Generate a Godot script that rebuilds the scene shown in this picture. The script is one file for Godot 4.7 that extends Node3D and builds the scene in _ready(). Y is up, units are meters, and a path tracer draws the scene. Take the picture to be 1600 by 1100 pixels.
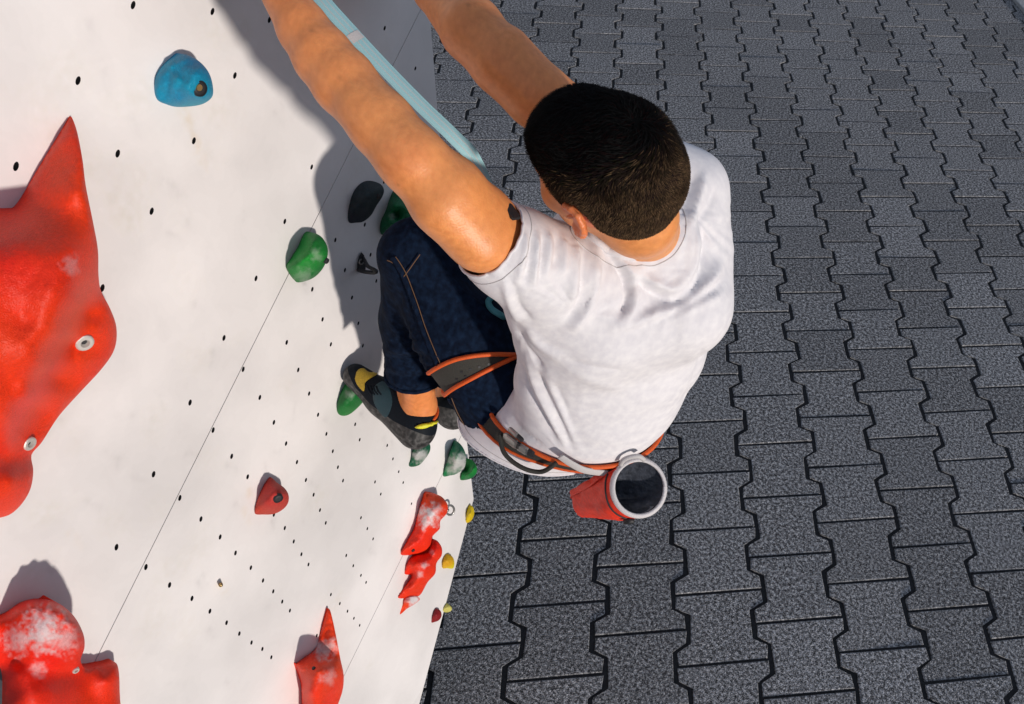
extends Node3D
# A climber on a white climbing wall above dark interlocking pavers, seen from above.
# Shapes are authored in metres in "c space": x right, y down, z forward of the viewpoint; T turns c space into the world (y up).

const F := 1348.0                 # focal length for a 1600 x 1100 frame
const CAM_H := 3.0
const UP := Vector3(0.09825633, -0.67429706, -0.73189423)
const SUN := Vector3(0.55, 0.565, -0.615)   # towards the sun, c space

var T: Transform3D
var WN := Vector3(0.87, 0.24, -0.43).normalized()
var WK := 0.0
var names := {}
var M := {}
var noise := FastNoiseLite.new()

# ------------------------------------------------------------------ helpers: placing
func ray(px: float, py: float) -> Vector3:
	return Vector3((px - 800.0) / F, (py - 550.0) / F, 1.0)

func K(px: float, py: float, z: float) -> Vector3:
	return ray(px, py) * z

func pix(v: Vector3) -> Vector2:
	return Vector2(800.0 + F * v.x / v.z, 550.0 + F * v.y / v.z)

func wp(px: float, py: float, h := 0.0) -> Vector3:      # on the wall, h metres proud of it
	var r := ray(px, py)
	return r * ((WK + h) / WN.dot(r))

func numbered(n: String) -> String:
	if not names.has(n):
		names[n] = 0
		return n
	names[n] += 1
	return "%s_%03d" % [n, names[n]]

# ------------------------------------------------------------------ helpers: meshes
class Mesh0:
	var V := PackedVector3Array()
	var I := PackedInt32Array()
	var C := PackedColorArray()
	var U := PackedVector2Array()
	func tri(a: int, b: int, c: int) -> void:
		I.append(a); I.append(b); I.append(c)
	func add(m: Mesh0) -> void:
		var o := V.size()
		V.append_array(m.V)
		C.append_array(m.C)
		for i in m.I: I.append(i + o)

func normals(m: Mesh0) -> PackedVector3Array:
	var N := PackedVector3Array()
	N.resize(m.V.size())
	for t in range(0, m.I.size(), 3):
		var a := m.I[t]
		var b := m.I[t + 1]
		var c := m.I[t + 2]
		var n := (m.V[c] - m.V[a]).cross(m.V[b] - m.V[a])
		N[a] += n
		N[b] += n
		N[c] += n
	for i in N.size():
		N[i] = N[i].normalized() if N[i].length_squared() > 1e-24 else Vector3.UP
	return N

func flat(m: Mesh0) -> Mesh0:
	var r := Mesh0.new()
	for i in m.I.size():
		r.V.append(m.V[m.I[i]])
		if m.C.size(): r.C.append(m.C[m.I[i]])
		if m.U.size(): r.U.append(m.U[m.I[i]])
		r.I.append(i)
	return r

func to_mesh(m: Mesh0, origin: Vector3, smooth := true) -> ArrayMesh:     # origin in the world
	if not smooth: m = flat(m)
	var N := normals(m)
	var V := PackedVector3Array()
	V.resize(m.V.size())
	for i in V.size():
		V[i] = T * m.V[i] - origin
		N[i] = T.basis * N[i]
	var arr := []
	arr.resize(Mesh.ARRAY_MAX)
	arr[Mesh.ARRAY_VERTEX] = V
	arr[Mesh.ARRAY_NORMAL] = N
	arr[Mesh.ARRAY_INDEX] = m.I
	if m.C.size() == V.size(): arr[Mesh.ARRAY_COLOR] = m.C
	if m.U.size() == V.size(): arr[Mesh.ARRAY_TEX_UV] = m.U
	var am := ArrayMesh.new()
	am.add_surface_from_arrays(Mesh.PRIMITIVE_TRIANGLES, arr)
	return am

func tag(o: Node3D, label: String, category: String, group := "") -> Node3D:
	o.set_meta("label", label)
	o.set_meta("category", category)
	if group: o.set_meta("group", group)
	return o

func thing(called: String, at_c: Vector3, label: String, category: String, group := "") -> Node3D:
	var o := Node3D.new()
	o.name = numbered(called)
	add_child(o, true)
	o.position = T * at_c
	return tag(o, label, category, group)

# one named mesh, at top level (at its own base) or as a part of parent
func obj(called: String, m: Mesh0, mt: Material, parent: Node3D = null, smooth := true, at_c := Vector3.INF) -> MeshInstance3D:
	var o := MeshInstance3D.new()
	var p: Vector3
	if parent == null:
		o.name = numbered(called)
		p = T * (at_c if at_c.is_finite() else m.V[0])
		o.position = p
		add_child(o, true)
	else:
		o.name = called
		p = parent.position
		var q: Node = parent.get_parent()
		while q != self and q is Node3D:
			p += (q as Node3D).position
			q = q.get_parent()
		parent.add_child(o, true)
	o.mesh = to_mesh(m, p, smooth)
	o.material_override = mt
	return o

func tube(pts: PackedVector3Array, rad: PackedFloat32Array, sides := 8, flat_y := 1.0, side := Vector3.ZERO, capped := true) -> Mesh0:
	# a swept ellipse; side gives the wide direction when flat_y < 1
	var m := Mesh0.new()
	var n := pts.size()
	var prev := side
	for i in n:
		var d := (pts[mini(i + 1, n - 1)] - pts[maxi(i - 1, 0)]).normalized()
		if prev == Vector3.ZERO: prev = d.cross(Vector3(0.3, 0.5, 0.81))
		var s := (prev - d * prev.dot(d)).normalized()
		if side == Vector3.ZERO: prev = s
		var t := d.cross(s)
		var r: float = rad[mini(i, rad.size() - 1)]
		for k in sides:
			var a := TAU * k / sides
			m.V.append(pts[i] + s * cos(a) * r + t * sin(a) * r * flat_y)
	for i in n - 1:
		for k in sides:
			var a := i * sides + k
			var b := i * sides + (k + 1) % sides
			m.tri(a, a + sides, b); m.tri(b, a + sides, b + sides)
	if capped:
		for e in [0, n - 1]:
			var c := m.V.size()
			m.V.append(pts[e])
			for k in sides:
				if e == 0: m.tri(c, k, (k + 1) % sides)
				else: m.tri(c, e * sides + (k + 1) % sides, e * sides + k)
	return m

func spline(p: PackedVector3Array, per := 6, closed := false) -> PackedVector3Array:
	var o := PackedVector3Array()
	var n := p.size()
	for i in (n if closed else n - 1):
		var a := p[(i - 1 + n) % n] if closed else p[maxi(i - 1, 0)]
		var b := p[i]
		var c := p[(i + 1) % n]
		var d := p[(i + 2) % n] if closed else p[mini(i + 2, n - 1)]
		for k in per:
			o.append(b.cubic_interpolate(c, a, d, float(k) / per))
	if not closed: o.append(p[n - 1])
	return o

func loft(rings: Array, close_first := false, close_last := false) -> Mesh0:      # rings of equal length, closed
	var m := Mesh0.new()
	var n: int = rings[0].size()
	for r in rings: m.V.append_array(r)
	for i in rings.size() - 1:
		for k in n:
			var a := i * n + k
			var b := i * n + (k + 1) % n
			m.tri(a, b, a + n); m.tri(b, b + n, a + n)
	for e in [0, rings.size() - 1]:
		if (e == 0 and close_first) or (e > 0 and close_last):
			var s := Vector3.ZERO
			for v in rings[e]: s += v
			var c := m.V.size()
			m.V.append(s / n)
			for k in n:
				if e == 0: m.tri(c, (k + 1) % n, k)
				else: m.tri(c, e * n + k, e * n + (k + 1) % n)
	return m

func box(c: Vector3, ax: Vector3, ay: Vector3, az: Vector3, bev := 0.15) -> Mesh0:     # half axes; chamfered
	var m := Mesh0.new()
	var rings := []
	for z in [-1.0, -1.0 + bev, 1.0 - bev, 1.0]:
		var s: float = 1.0 - bev if absf(z) == 1.0 else 1.0
		var r := PackedVector3Array()
		for q in [[-1, -1 + bev], [-1, 1 - bev], [-1 + bev, 1], [1 - bev, 1], [1, 1 - bev], [1, -1 + bev], [1 - bev, -1], [-1 + bev, -1]]:
			r.append(c + ax * q[0] * s + ay * q[1] * s + az * z)
		rings.append(r)
	m = loft(rings, true, true)
	return m

# ------------------------------------------------------------------ helpers: implicit bodies (smoothly joined capsules, ellipsoids and trunk slices)
class Field:
	var kind := PackedInt32Array()          # 0 capsule, 1 trunk slice, 2 ellipsoid
	var A := PackedVector3Array()
	var B := PackedVector3Array()
	var RA := PackedFloat32Array()
	var RB := PackedFloat32Array()
	var KB := PackedFloat32Array()
	var sub := PackedByteArray()
	var LA := PackedVector3Array()
	var LB := PackedVector3Array()
	var DA := PackedFloat32Array()
	var DB := PackedFloat32Array()
	var inv: Array[Basis] = []
	func _put(k: int, a: Vector3, b: Vector3, ra: float, rb: float, kb: float, s: int, la: Vector3, lb: Vector3, da: float, db: float, bi: Basis) -> void:
		kind.append(k); A.append(a); B.append(b); RA.append(ra); RB.append(rb); KB.append(kb); sub.append(s)
		LA.append(la); LB.append(lb); DA.append(da); DB.append(db); inv.append(bi)
	func cap(a: Vector3, b: Vector3, ra: float, rb: float, kb := 0.03, s := 0) -> void:
		_put(0, a, b, ra, rb, kb, s, Vector3.ZERO, Vector3.ZERO, 0, 0, Basis())
	func trunk(a: Vector3, b: Vector3, wa: float, wb: float, da: float, db: float, la: Vector3, lb: Vector3, kb := 0.04) -> void:
		_put(1, a, b, wa, wb, kb, 0, la, lb, da, db, Basis())
	func ell(c: Vector3, ax: Vector3, ay: Vector3, az: Vector3, kb := 0.02, s := 0) -> void:
		_put(2, c, c, minf(ax.length(), minf(ay.length(), az.length())), maxf(ax.length(), maxf(ay.length(), az.length())), kb, s, Vector3.ZERO, Vector3.ZERO, 0, 0, Basis(ax, ay, az).inverse())
	func chain(pts: Array, rad: Array, kb := 0.03) -> void:
		for i in pts.size() - 1: cap(pts[i], pts[i + 1], rad[i], rad[i + 1], kb)
	func one(i: int, p: Vector3) -> float:
		var k := kind[i]
		if k == 0:
			var pa := p - A[i]
			var ba := B[i] - A[i]
			var t := clampf(pa.dot(ba) / maxf(ba.length_squared(), 1e-9), 0.0, 1.0)
			return (pa - ba * t).length() - RA[i] - (RB[i] - RA[i]) * t
		if k == 2:
			var q := inv[i] * (p - A[i])
			var l := q.length()
			if l < 1e-6: return -RA[i]
			var g := inv[i].transposed() * (q / l)
			return (l - 1.0) / g.length()
		var ab := B[i] - A[i]
		var t1 := clampf((p - A[i]).dot(ab) / ab.length_squared(), 0.0, 1.0)
		var o := p - A[i] - ab * t1
		var lat := (LA[i].lerp(LB[i], t1)).normalized()
		var w := lerpf(RA[i], RB[i], t1)
		var d := lerpf(DA[i], DB[i], t1)
		var l1 := o.dot(lat)
		var rest := (o - lat * l1).length()
		var e := sqrt((l1 / w) * (l1 / w) + (rest / d) * (rest / d))
		if e < 1e-6: return -minf(w, d)
		# first order distance to the ellipse
		var gx := l1 / (w * w)
		var gy := rest / (d * d)
		return e * (e - 1.0) / maxf(sqrt(gx * gx + gy * gy), 1e-6) if e > 0.3 else (e - 1.0) * minf(w, d)
	func val(p: Vector3, act: PackedInt32Array) -> float:
		var m := 1e3
		for i in act:
			var d := one(i, p)
			var k := KB[i]
			if sub[i] == 1:
				d = -d
				var hs := maxf(k - absf(m - d), 0.0) / k
				m = maxf(m, d) + hs * hs * k * 0.25
			else:
				var h := maxf(k - absf(m - d), 0.0) / k
				m = minf(m, d) - h * h * k * 0.25
		return m
	func all() -> PackedInt32Array:
		return PackedInt32Array(range(kind.size()))
	func at(p: Vector3) -> float:
		return val(p, all())
	func grad(p: Vector3) -> Vector3:
		var a := all()
		var e := 0.002
		return Vector3(val(p + Vector3(e, 0, 0), a) - val(p - Vector3(e, 0, 0), a), val(p + Vector3(0, e, 0), a) - val(p - Vector3(0, e, 0), a), val(p + Vector3(0, 0, e), a) - val(p - Vector3(0, 0, e), a)).normalized()
	func cast(o: Vector3, d: Vector3, t0: float, t1: float) -> float:      # distance along d to the surface, or -1
		var a := all()
		var t := t0
		while t < t1:
			var v := val(o + d * t, a)
			if v < 0.0006: return t
			t += maxf(v * 0.8, 0.0008)
		return -1.0

func surf(f: Field, px: float, py: float, lift := 0.0) -> Vector3:
	var r := ray(px, py)
	var t := f.cast(Vector3.ZERO, r, 0.7, 2.8)
	if t < 0: return Vector3.INF
	var p := r * t
	return p + f.grad(p) * lift

func nets(f: Field, h: float) -> Mesh0:      # surface nets, visiting only blocks near the surface
	var lo := Vector3.ONE * 1e9
	var hi := -lo
	var n := f.kind.size()
	for i in n:
		if f.sub[i] == 1: continue
		var r := maxf(maxf(f.RA[i], f.RB[i]), maxf(f.DA[i], f.DB[i])) + 0.03
		lo = lo.min(f.A[i].min(f.B[i]) - Vector3.ONE * r)
		hi = hi.max(f.A[i].max(f.B[i]) + Vector3.ONE * r)
	var S := 8
	var bs := h * S
	var bn := ((hi - lo) / bs).ceil()
	var half := bs * 0.5 * 1.7321
	var m := Mesh0.new()
	var cell := {}
	var edges := PackedInt64Array()
	var vals := PackedFloat32Array()
	vals.resize(729)
	var every := f.all()
	for bx in int(bn.x): for by in int(bn.y): for bz in int(bn.z):
		var o := lo + Vector3(bx, by, bz) * bs
		var c := o + Vector3.ONE * bs * 0.5
		var act := PackedInt32Array()
		var best := 1e9
		for i in every:
			var d := f.one(i, c)
			if d < half * 1.7 + f.KB[i] + 0.01: act.append(i)
			if f.sub[i] == 0: best = minf(best, d)
		if best > half * 1.6 + 0.03 or act.is_empty(): continue
		if f.val(c, act) < -half * 2.6: continue
		var q := 0
		for x in 9: for y in 9: for z in 9:
			vals[q] = f.val(o + Vector3(x, y, z) * h, act)
			q += 1
		for x in 8: for y in 8: for z in 8:
			var b := x * 81 + y * 9 + z
			var v0 := vals[b]
			var mask := 0
			for k in 8:
				if vals[b + (k & 1) * 81 + ((k >> 1) & 1) * 9 + (k >> 2)] < 0.0: mask |= 1 << k
			if mask == 0 or mask == 255: continue
			var sum := Vector3.ZERO
			var cnt := 0
			for k in 8:
				for ax in 3:
					if (k >> ax) & 1: continue
					var k2 := k | (1 << ax)
					if ((mask >> k) & 1) == ((mask >> k2) & 1): continue
					var va := vals[b + (k & 1) * 81 + ((k >> 1) & 1) * 9 + (k >> 2)]
					var vb := vals[b + (k2 & 1) * 81 + ((k2 >> 1) & 1) * 9 + (k2 >> 2)]
					var t := va / (va - vb)
					var pa := Vector3(k & 1, (k >> 1) & 1, k >> 2)
					pa[ax] += t
					sum += pa
					cnt += 1
			var gx := bx * 8 + x + 1
			var gy := by * 8 + y + 1
			var gz := bz * 8 + z + 1
			var key := (gx * 4096 + gy) * 4096 + gz
			cell[key] = m.V.size()
			m.V.append(o + (Vector3(x, y, z) + sum / cnt) * h)
			for ax in 3:
				var v1: float = vals[b + [81, 9, 1][ax]]
				if (v0 < 0.0) != (v1 < 0.0):
					edges.append(key * 8 + ax * 2 + (1 if v0 < 0.0 else 0))
	var step: Array[int] = [4096 * 4096, 4096, 1]
	for e in edges:
		var key := e >> 3
		var ax := (e >> 1) & 3
		var s1 := step[(ax + 1) % 3]
		var s2 := step[(ax + 2) % 3]
		if not (cell.has(key - s1) and cell.has(key - s2) and cell.has(key - s1 - s2)): continue
		var a: int = cell[key]
		var b: int = cell[key - s1]
		var c: int = cell[key - s1 - s2]
		var d: int = cell[key - s2]
		if e & 1 == 0:
			m.tri(a, b, c); m.tri(a, c, d)
		else:
			m.tri(a, c, b); m.tri(a, d, c)
	return m

func clip(m: Mesh0, s: PackedFloat32Array, seg: PackedVector3Array = PackedVector3Array()) -> Mesh0:     # keeps s > 0; the cut's segments go into seg
	var r := Mesh0.new()
	var map := {}
	var has_c := m.C.size() > 0
	for t in range(0, m.I.size(), 3):
		var poly := PackedInt32Array()
		var ins := 0
		for k in 3:
			if s[m.I[t + k]] > 0.0: ins += 1
		if ins == 0: continue
		var cut := PackedInt32Array()
		for k in 3:
			var a := m.I[t + k]
			var b := m.I[t + (k + 1) % 3]
			if s[a] > 0.0:
				if not map.has(a):
					map[a] = r.V.size()
					r.V.append(m.V[a])
					if has_c: r.C.append(m.C[a])
				poly.append(map[a])
			if (s[a] > 0.0) != (s[b] > 0.0):
				var key := mini(a, b) * 10000000 + maxi(a, b) + 1000000000000000
				if not map.has(key):
					map[key] = r.V.size()
					var u := s[a] / (s[a] - s[b])
					r.V.append(m.V[a].lerp(m.V[b], u))
					if has_c: r.C.append(m.C[a].lerp(m.C[b], u))
				poly.append(map[key])
				cut.append(map[key])
		for k in range(1, poly.size() - 1): r.tri(poly[0], poly[k], poly[k + 1])
		if cut.size() == 2:
			seg.append(r.V[cut[0]]); seg.append(r.V[cut[1]])
	return r

func chain_segs(seg: PackedVector3Array) -> Array:      # joins cut segments into polylines
	var ends := {}
	for i in range(0, seg.size(), 2):
		for k in 2:
			var q := Vector3i(seg[i + k] * 200000.0)
			if not ends.has(q): ends[q] = []
			ends[q].append(i + k)
	var used := {}
	var out := []
	for i in range(0, seg.size(), 2):
		if used.has(i): continue
		used[i] = true
		var line := PackedVector3Array([seg[i], seg[i + 1]])
		var go := true
		while go:
			go = false
			for j in ends.get(Vector3i(line[line.size() - 1] * 200000.0), []):
				var s0: int = j - j % 2
				if used.has(s0): continue
				used[s0] = true
				line.append(seg[s0 + 1 - j % 2])
				go = true
				break
		out.append(line)
	return out

func rims(m: Mesh0) -> Array:      # the open edges of a mesh, as loops of points
	var once := {}
	for t in range(0, m.I.size(), 3):
		for k in 3:
			var a := m.I[t + k]
			var c := m.I[t + (k + 1) % 3]
			var back := c * 10000000 + a
			if once.has(back): once.erase(back)
			else: once[a * 10000000 + c] = true
	var next := {}
	for e in once: next[e / 10000000] = e % 10000000
	var out := []
	while next.size():
		var s: int = next.keys()[0]
		var line := PackedVector3Array()
		var at := s
		while next.has(at):
			line.append(m.V[at])
			var to: int = next[at]
			next.erase(at)
			at = to
		line.append(m.V[at])
		out.append(line)
	return out

func relax(m: Mesh0, times: int, amount := 0.5) -> void:      # smooths a mesh a little
	for it in times:
		var s := PackedVector3Array()
		s.resize(m.V.size())
		var c := PackedFloat32Array()
		c.resize(m.V.size())
		for t in range(0, m.I.size(), 3):
			var sum := m.V[m.I[t]] + m.V[m.I[t + 1]] + m.V[m.I[t + 2]]
			for k in 3:
				s[m.I[t + k]] += (sum - m.V[m.I[t + k]]) * 0.5
				c[m.I[t + k]] += 1.0
		for i in m.V.size():
			if c[i] > 0: m.V[i] = m.V[i].lerp(s[i] / c[i], amount)

# a band round an axis that hugs a field: the edges lie at lo(a) and hi(a) along the axis
func band(f: Field, c: Vector3, axis: Vector3, ref: Vector3, lo: Callable, hi: Callable, lift: float, n := 48, a0 := 0.0, a1 := TAU) -> Array:
	axis = axis.normalized()
	ref = (ref - axis * ref.dot(axis)).normalized()
	var bi := axis.cross(ref)
	var rings := []
	var edge := [PackedVector3Array(), PackedVector3Array()]
	var cols := 5
	var grid := []
	for k in n + 1:
		var a := lerpf(a0, a1, float(k) / n)
		var dir := ref * cos(a) + bi * sin(a)
		var row := PackedVector3Array()
		for j in cols:
			var s: float = lerpf(lo.call(a), hi.call(a), float(j) / (cols - 1))
			var o := c + axis * s
			var t := f.cast(o + dir * 0.45, -dir, 0.0, 0.45)
			var rr := 0.45 - t if t >= 0 else 0.02
			row.append(o + dir * (rr + lift))
		grid.append(row)
		edge[0].append(row[0])
		edge[1].append(row[cols - 1])
	var m := Mesh0.new()
	for r in grid: m.V.append_array(r)
	for r in grid:
		for v in r: m.V.append(v)
	for k in n:
		for j in cols - 1:
			var a := k * cols + j
			m.tri(a, a + 1, a + cols); m.tri(a + 1, a + cols + 1, a + cols)
	return [m, edge[0], edge[1]]

# ------------------------------------------------------------------ helpers: holds as relief on the wall
func solve(Ain: Array, b: PackedFloat64Array) -> PackedFloat64Array:
	var n := b.size()
	for i in n:
		var p := i
		for r in range(i + 1, n):
			if absf(Ain[r][i]) > absf(Ain[p][i]): p = r
		var tmp: PackedFloat64Array = Ain[i]
		Ain[i] = Ain[p]
		Ain[p] = tmp
		var tb := b[i]
		b[i] = b[p]
		b[p] = tb
		for r in range(i + 1, n):
			var q: float = Ain[r][i] / Ain[i][i]
			if q == 0.0: continue
			var ar: PackedFloat64Array = Ain[r]
			var ai: PackedFloat64Array = Ain[i]
			for k in range(i, n): ar[k] -= q * ai[k]
			Ain[r] = ar
			b[r] -= q * b[i]
	for i in range(n - 1, -1, -1):
		for k in range(i + 1, n): b[i] -= Ain[i][k] * b[k]
		b[i] /= Ain[i][i]
	return b

func relief(outline: Array, inside: Array, step: float, bulge := 0.0, rim := 8.0, rough := 0.0, chalk: Array = [], smooth_line := true, base := 0.0) -> Mesh0:
	# outline and inside hold [x, y, height above the wall]; chalk holds [x, y, radius, strength]
	var o3 := PackedVector3Array()
	for q in outline: o3.append(Vector3(q[0], q[1], q[2]))
	var ol := spline(o3, 5, true) if smooth_line else o3
	# resample the outline
	var bd := PackedVector3Array()
	for i in ol.size():
		var a := ol[i]
		var b := ol[(i + 1) % ol.size()]
		var k := maxi(1, int(Vector2(b.x - a.x, b.y - a.y).length() / step))
		for j in k: bd.append(a.lerp(b, float(j) / k))
	var poly := PackedVector2Array()
	for v in bd: poly.append(Vector2(v.x, v.y))
	var ctl := []
	for i in outline.size(): ctl.append(outline[i])
	for q in inside: ctl.append(q)
	var n := ctl.size()
	var A := []
	var rhs := PackedFloat64Array()
	for i in n + 3:
		var row := PackedFloat64Array()
		row.resize(n + 3)
		for j in n + 3:
			if i < n and j < n:
				var d := Vector2(ctl[i][0] - ctl[j][0], ctl[i][1] - ctl[j][1]).length() / 100.0
				row[j] = d * d * log(d) if d > 1e-6 else 0.0
			elif i < n: row[j] = [1.0, ctl[i][0] / 100.0, ctl[i][1] / 100.0][j - n]
			elif j < n: row[j] = [1.0, ctl[j][0] / 100.0, ctl[j][1] / 100.0][i - n]
		A.append(row)
		rhs.append(ctl[i][2] if i < n else 0.0)
	var w := solve(A, rhs)
	var pts := poly.duplicate()
	var lo := Vector2.ONE * 1e9
	var hi := -lo
	for v in poly:
		lo = lo.min(v)
		hi = hi.max(v)
	var odd := 0
	var y := lo.y
	while y < hi.y:
		var x := lo.x + (step * 0.5 if odd else 0.0)
		while x < hi.x:
			var v := Vector2(x, y)
			if Geometry2D.is_point_in_polygon(v, poly):
				var near := 1e9
				for b in poly: near = minf(near, b.distance_squared_to(v))
				if near > step * step * 0.3: pts.append(v)
			x += step
		y += step * 0.866
		odd = 1 - odd
	var m := Mesh0.new()
	var nb := poly.size()
	for i in pts.size():
		var v := pts[i]
		var h := 0.0
		if i < nb: h = bd[i].z
		else:
			for j in n:
				var d2: float = ((v.x - ctl[j][0]) * (v.x - ctl[j][0]) + (v.y - ctl[j][1]) * (v.y - ctl[j][1])) / 10000.0
				if d2 > 1e-12: h += w[j] * d2 * log(d2) * 0.5
			h += w[n] + w[n + 1] * v.x / 100.0 + w[n + 2] * v.y / 100.0
			var near := 1e9
			for b in poly: near = minf(near, b.distance_squared_to(v))
			var e := clampf(sqrt(near) / rim, 0.0, 1.0)
			h += bulge * sqrt(maxf(0.0, 1.0 - (1.0 - e) * (1.0 - e)))
			h += rough * e * (noise.get_noise_3d(v.x * 2.2, v.y * 2.2, 7.0) + 0.5 * noise.get_noise_3d(v.x * 6.0, v.y * 6.0, 3.0))
		m.V.append(wp(v.x, v.y, maxf(h, 0.0) + base))
		var ck := 0.0
		for q in chalk:
			var dd: float = Vector2(v.x - q[0], (v.y - q[1])).length() / q[2]
			ck = maxf(ck, q[3] * clampf(1.35 - dd + 0.9 * noise.get_noise_3d(v.x * 4.0, v.y * 4.0, 1.0) + 0.5 * noise.get_noise_3d(v.x * 11.0, v.y * 11.0, 5.0), 0.0, 1.0))
		m.C.append(Color(ck, ck, ck))
	var del := Geometry2D.triangulate_delaunay(pts)
	for t in range(0, del.size(), 3):
		var ctr := (pts[del[t]] + pts[del[t + 1]] + pts[del[t + 2]]) / 3.0
		if not Geometry2D.is_point_in_polygon(ctr, poly): continue
		var a := pts[del[t]]
		var b := pts[del[t + 1]]
		var c := pts[del[t + 2]]
		if (b - a).cross(c - a) > 0: m.tri(del[t], del[t + 1], del[t + 2])
		else: m.tri(del[t], del[t + 2], del[t + 1])
	# the sides, straight back to the wall
	var b0 := m.V.size()
	for i in nb:
		m.V.append(m.V[i])
		m.C.append(m.C[i])
	for i in nb:
		var p := m.V[i]
		m.V.append(p - WN * (p.dot(WN) - WK + 0.003))
		m.C.append(m.C[i] * 0.3)
	var turn := 0.0
	for i in nb: turn += poly[i].cross(poly[(i + 1) % nb])
	for i in nb:
		var a := b0 + i
		var b := b0 + (i + 1) % nb
		if turn < 0:
			m.tri(a, b, a + nb); m.tri(b, b + nb, a + nb)
		else:
			m.tri(a, a + nb, b); m.tri(b, a + nb, b + nb)
	return m

func tint(m: Mesh0, c: Color, chalk := Color(0.72, 0.68, 0.68), vary := 0.12, sc := 30.0) -> Mesh0:     # resin colour under worn-in chalk
	for i in m.V.size():
		var p := m.V[i] * sc
		var v := 1.0 + vary * (noise.get_noise_3dv(p * 8.0) + 0.6 * noise.get_noise_3dv(p * 30.0))
		var hue := 1.0 + 0.7 * noise.get_noise_3dv(m.V[i] * 170.0)
		m.C[i] = Color(c.r * v, c.g * v * hue, c.b * v).lerp(chalk, m.C[i].r)
	return m

var snap_n := Vector3.UP

func snap(o: MeshInstance3D, px: float, py: float) -> Vector3:      # the point of a hold seen at a place
	var best := 1e9
	var at := Vector3.ZERO
	var inv := T.affine_inverse()
	var arr := (o.mesh as ArrayMesh).surface_get_arrays(0)
	for i in arr[Mesh.ARRAY_VERTEX].size():
		var c: Vector3 = inv * (arr[Mesh.ARRAY_VERTEX][i] + o.position)
		var d := pix(c).distance_squared_to(Vector2(px, py)) + (1.0 - (c.dot(WN) - WK)) * 8.0
		if d < best:
			best = d
			at = c
			snap_n = (inv.basis * arr[Mesh.ARRAY_NORMAL][i] + Vector3(0, 0, -0.35)).normalized()
	return ray(px, py) * at.z

func screw(px: float, py: float, h: float, r: float, metal: Material, parent: Node3D, called := "bolt", axis := (WN * 0.8 + Vector3(0.2, 0.15, -0.6)).normalized()) -> void:     # a washer with a socket bolt
	var c := wp(px, py, h)
	if parent is MeshInstance3D:
		c = snap(parent, px, py)
		axis = snap_n
		c += axis * 0.003
	var s := axis.cross(Vector3(0, 1, 0)).normalized()
	var t := axis.cross(s)
	var rings := []
	for q in [[1.0, -0.004], [1.0, 0.0015], [0.85, 0.003], [0.5, 0.003], [0.42, 0.0005], [0.3, -0.003]]:
		var ring := PackedVector3Array()
		for k in 16:
			var a := TAU * k / 16
			ring.append(c + (s * cos(a) + t * sin(a)) * r * q[0] + axis * q[1])
		rings.append(ring)
	obj(called, loft(rings, false, false), metal, parent, false)
	var ring2 := PackedVector3Array()
	for k in 6:
		ring2.append(c + (s * cos(TAU * k / 6) + t * sin(TAU * k / 6)) * r * 0.34 - axis * 0.002)
	obj("socket", loft([ring2, ring2], true, false), M.black, parent, false)

# ------------------------------------------------------------------ helpers: materials
func tex(seed_: int, freq: float, lo: Color, hi: Color, octaves := 4, size := 256, kind := FastNoiseLite.TYPE_SIMPLEX_SMOOTH, hard := 0.0, gain := 0.5) -> NoiseTexture2D:
	var n := FastNoiseLite.new()
	n.seed = seed_
	n.noise_type = kind
	n.frequency = freq
	n.fractal_octaves = octaves
	n.fractal_gain = gain
	var t := NoiseTexture2D.new()
	t.width = size
	t.height = size
	t.seamless = true
	t.noise = n
	var g := Gradient.new()
	g.set_color(0, lo)
	g.set_color(1, hi)
	g.set_offset(0, hard)
	g.set_offset(1, 1.0 - hard)
	t.color_ramp = g
	return t

func bump(seed_: int, freq: float, strength: float, octaves := 4, size := 256, kind := FastNoiseLite.TYPE_SIMPLEX_SMOOTH) -> NoiseTexture2D:
	var t := tex(seed_, freq, Color.BLACK, Color.WHITE, octaves, size, kind)
	t.color_ramp = null
	t.as_normal_map = true
	t.bump_strength = strength
	return t

func lin(r: float, g: float, b: float) -> Color:
	return Color(r, g, b).linear_to_srgb()

func mat(called: String, c: Color, rough := 0.7, vary: Texture2D = null, nrm: Texture2D = null, scale := 4.0, nscale := 0.5, vcol := false) -> StandardMaterial3D:
	var m := StandardMaterial3D.new()
	m.resource_name = called
	m.albedo_color = c
	m.roughness = rough
	m.albedo_texture = vary
	if nrm:
		m.normal_enabled = true
		m.normal_texture = nrm
		m.normal_scale = nscale
	m.uv1_triplanar = true
	m.uv1_scale = Vector3.ONE * scale
	m.vertex_color_use_as_albedo = vcol
	M[called] = m
	return m

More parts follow.
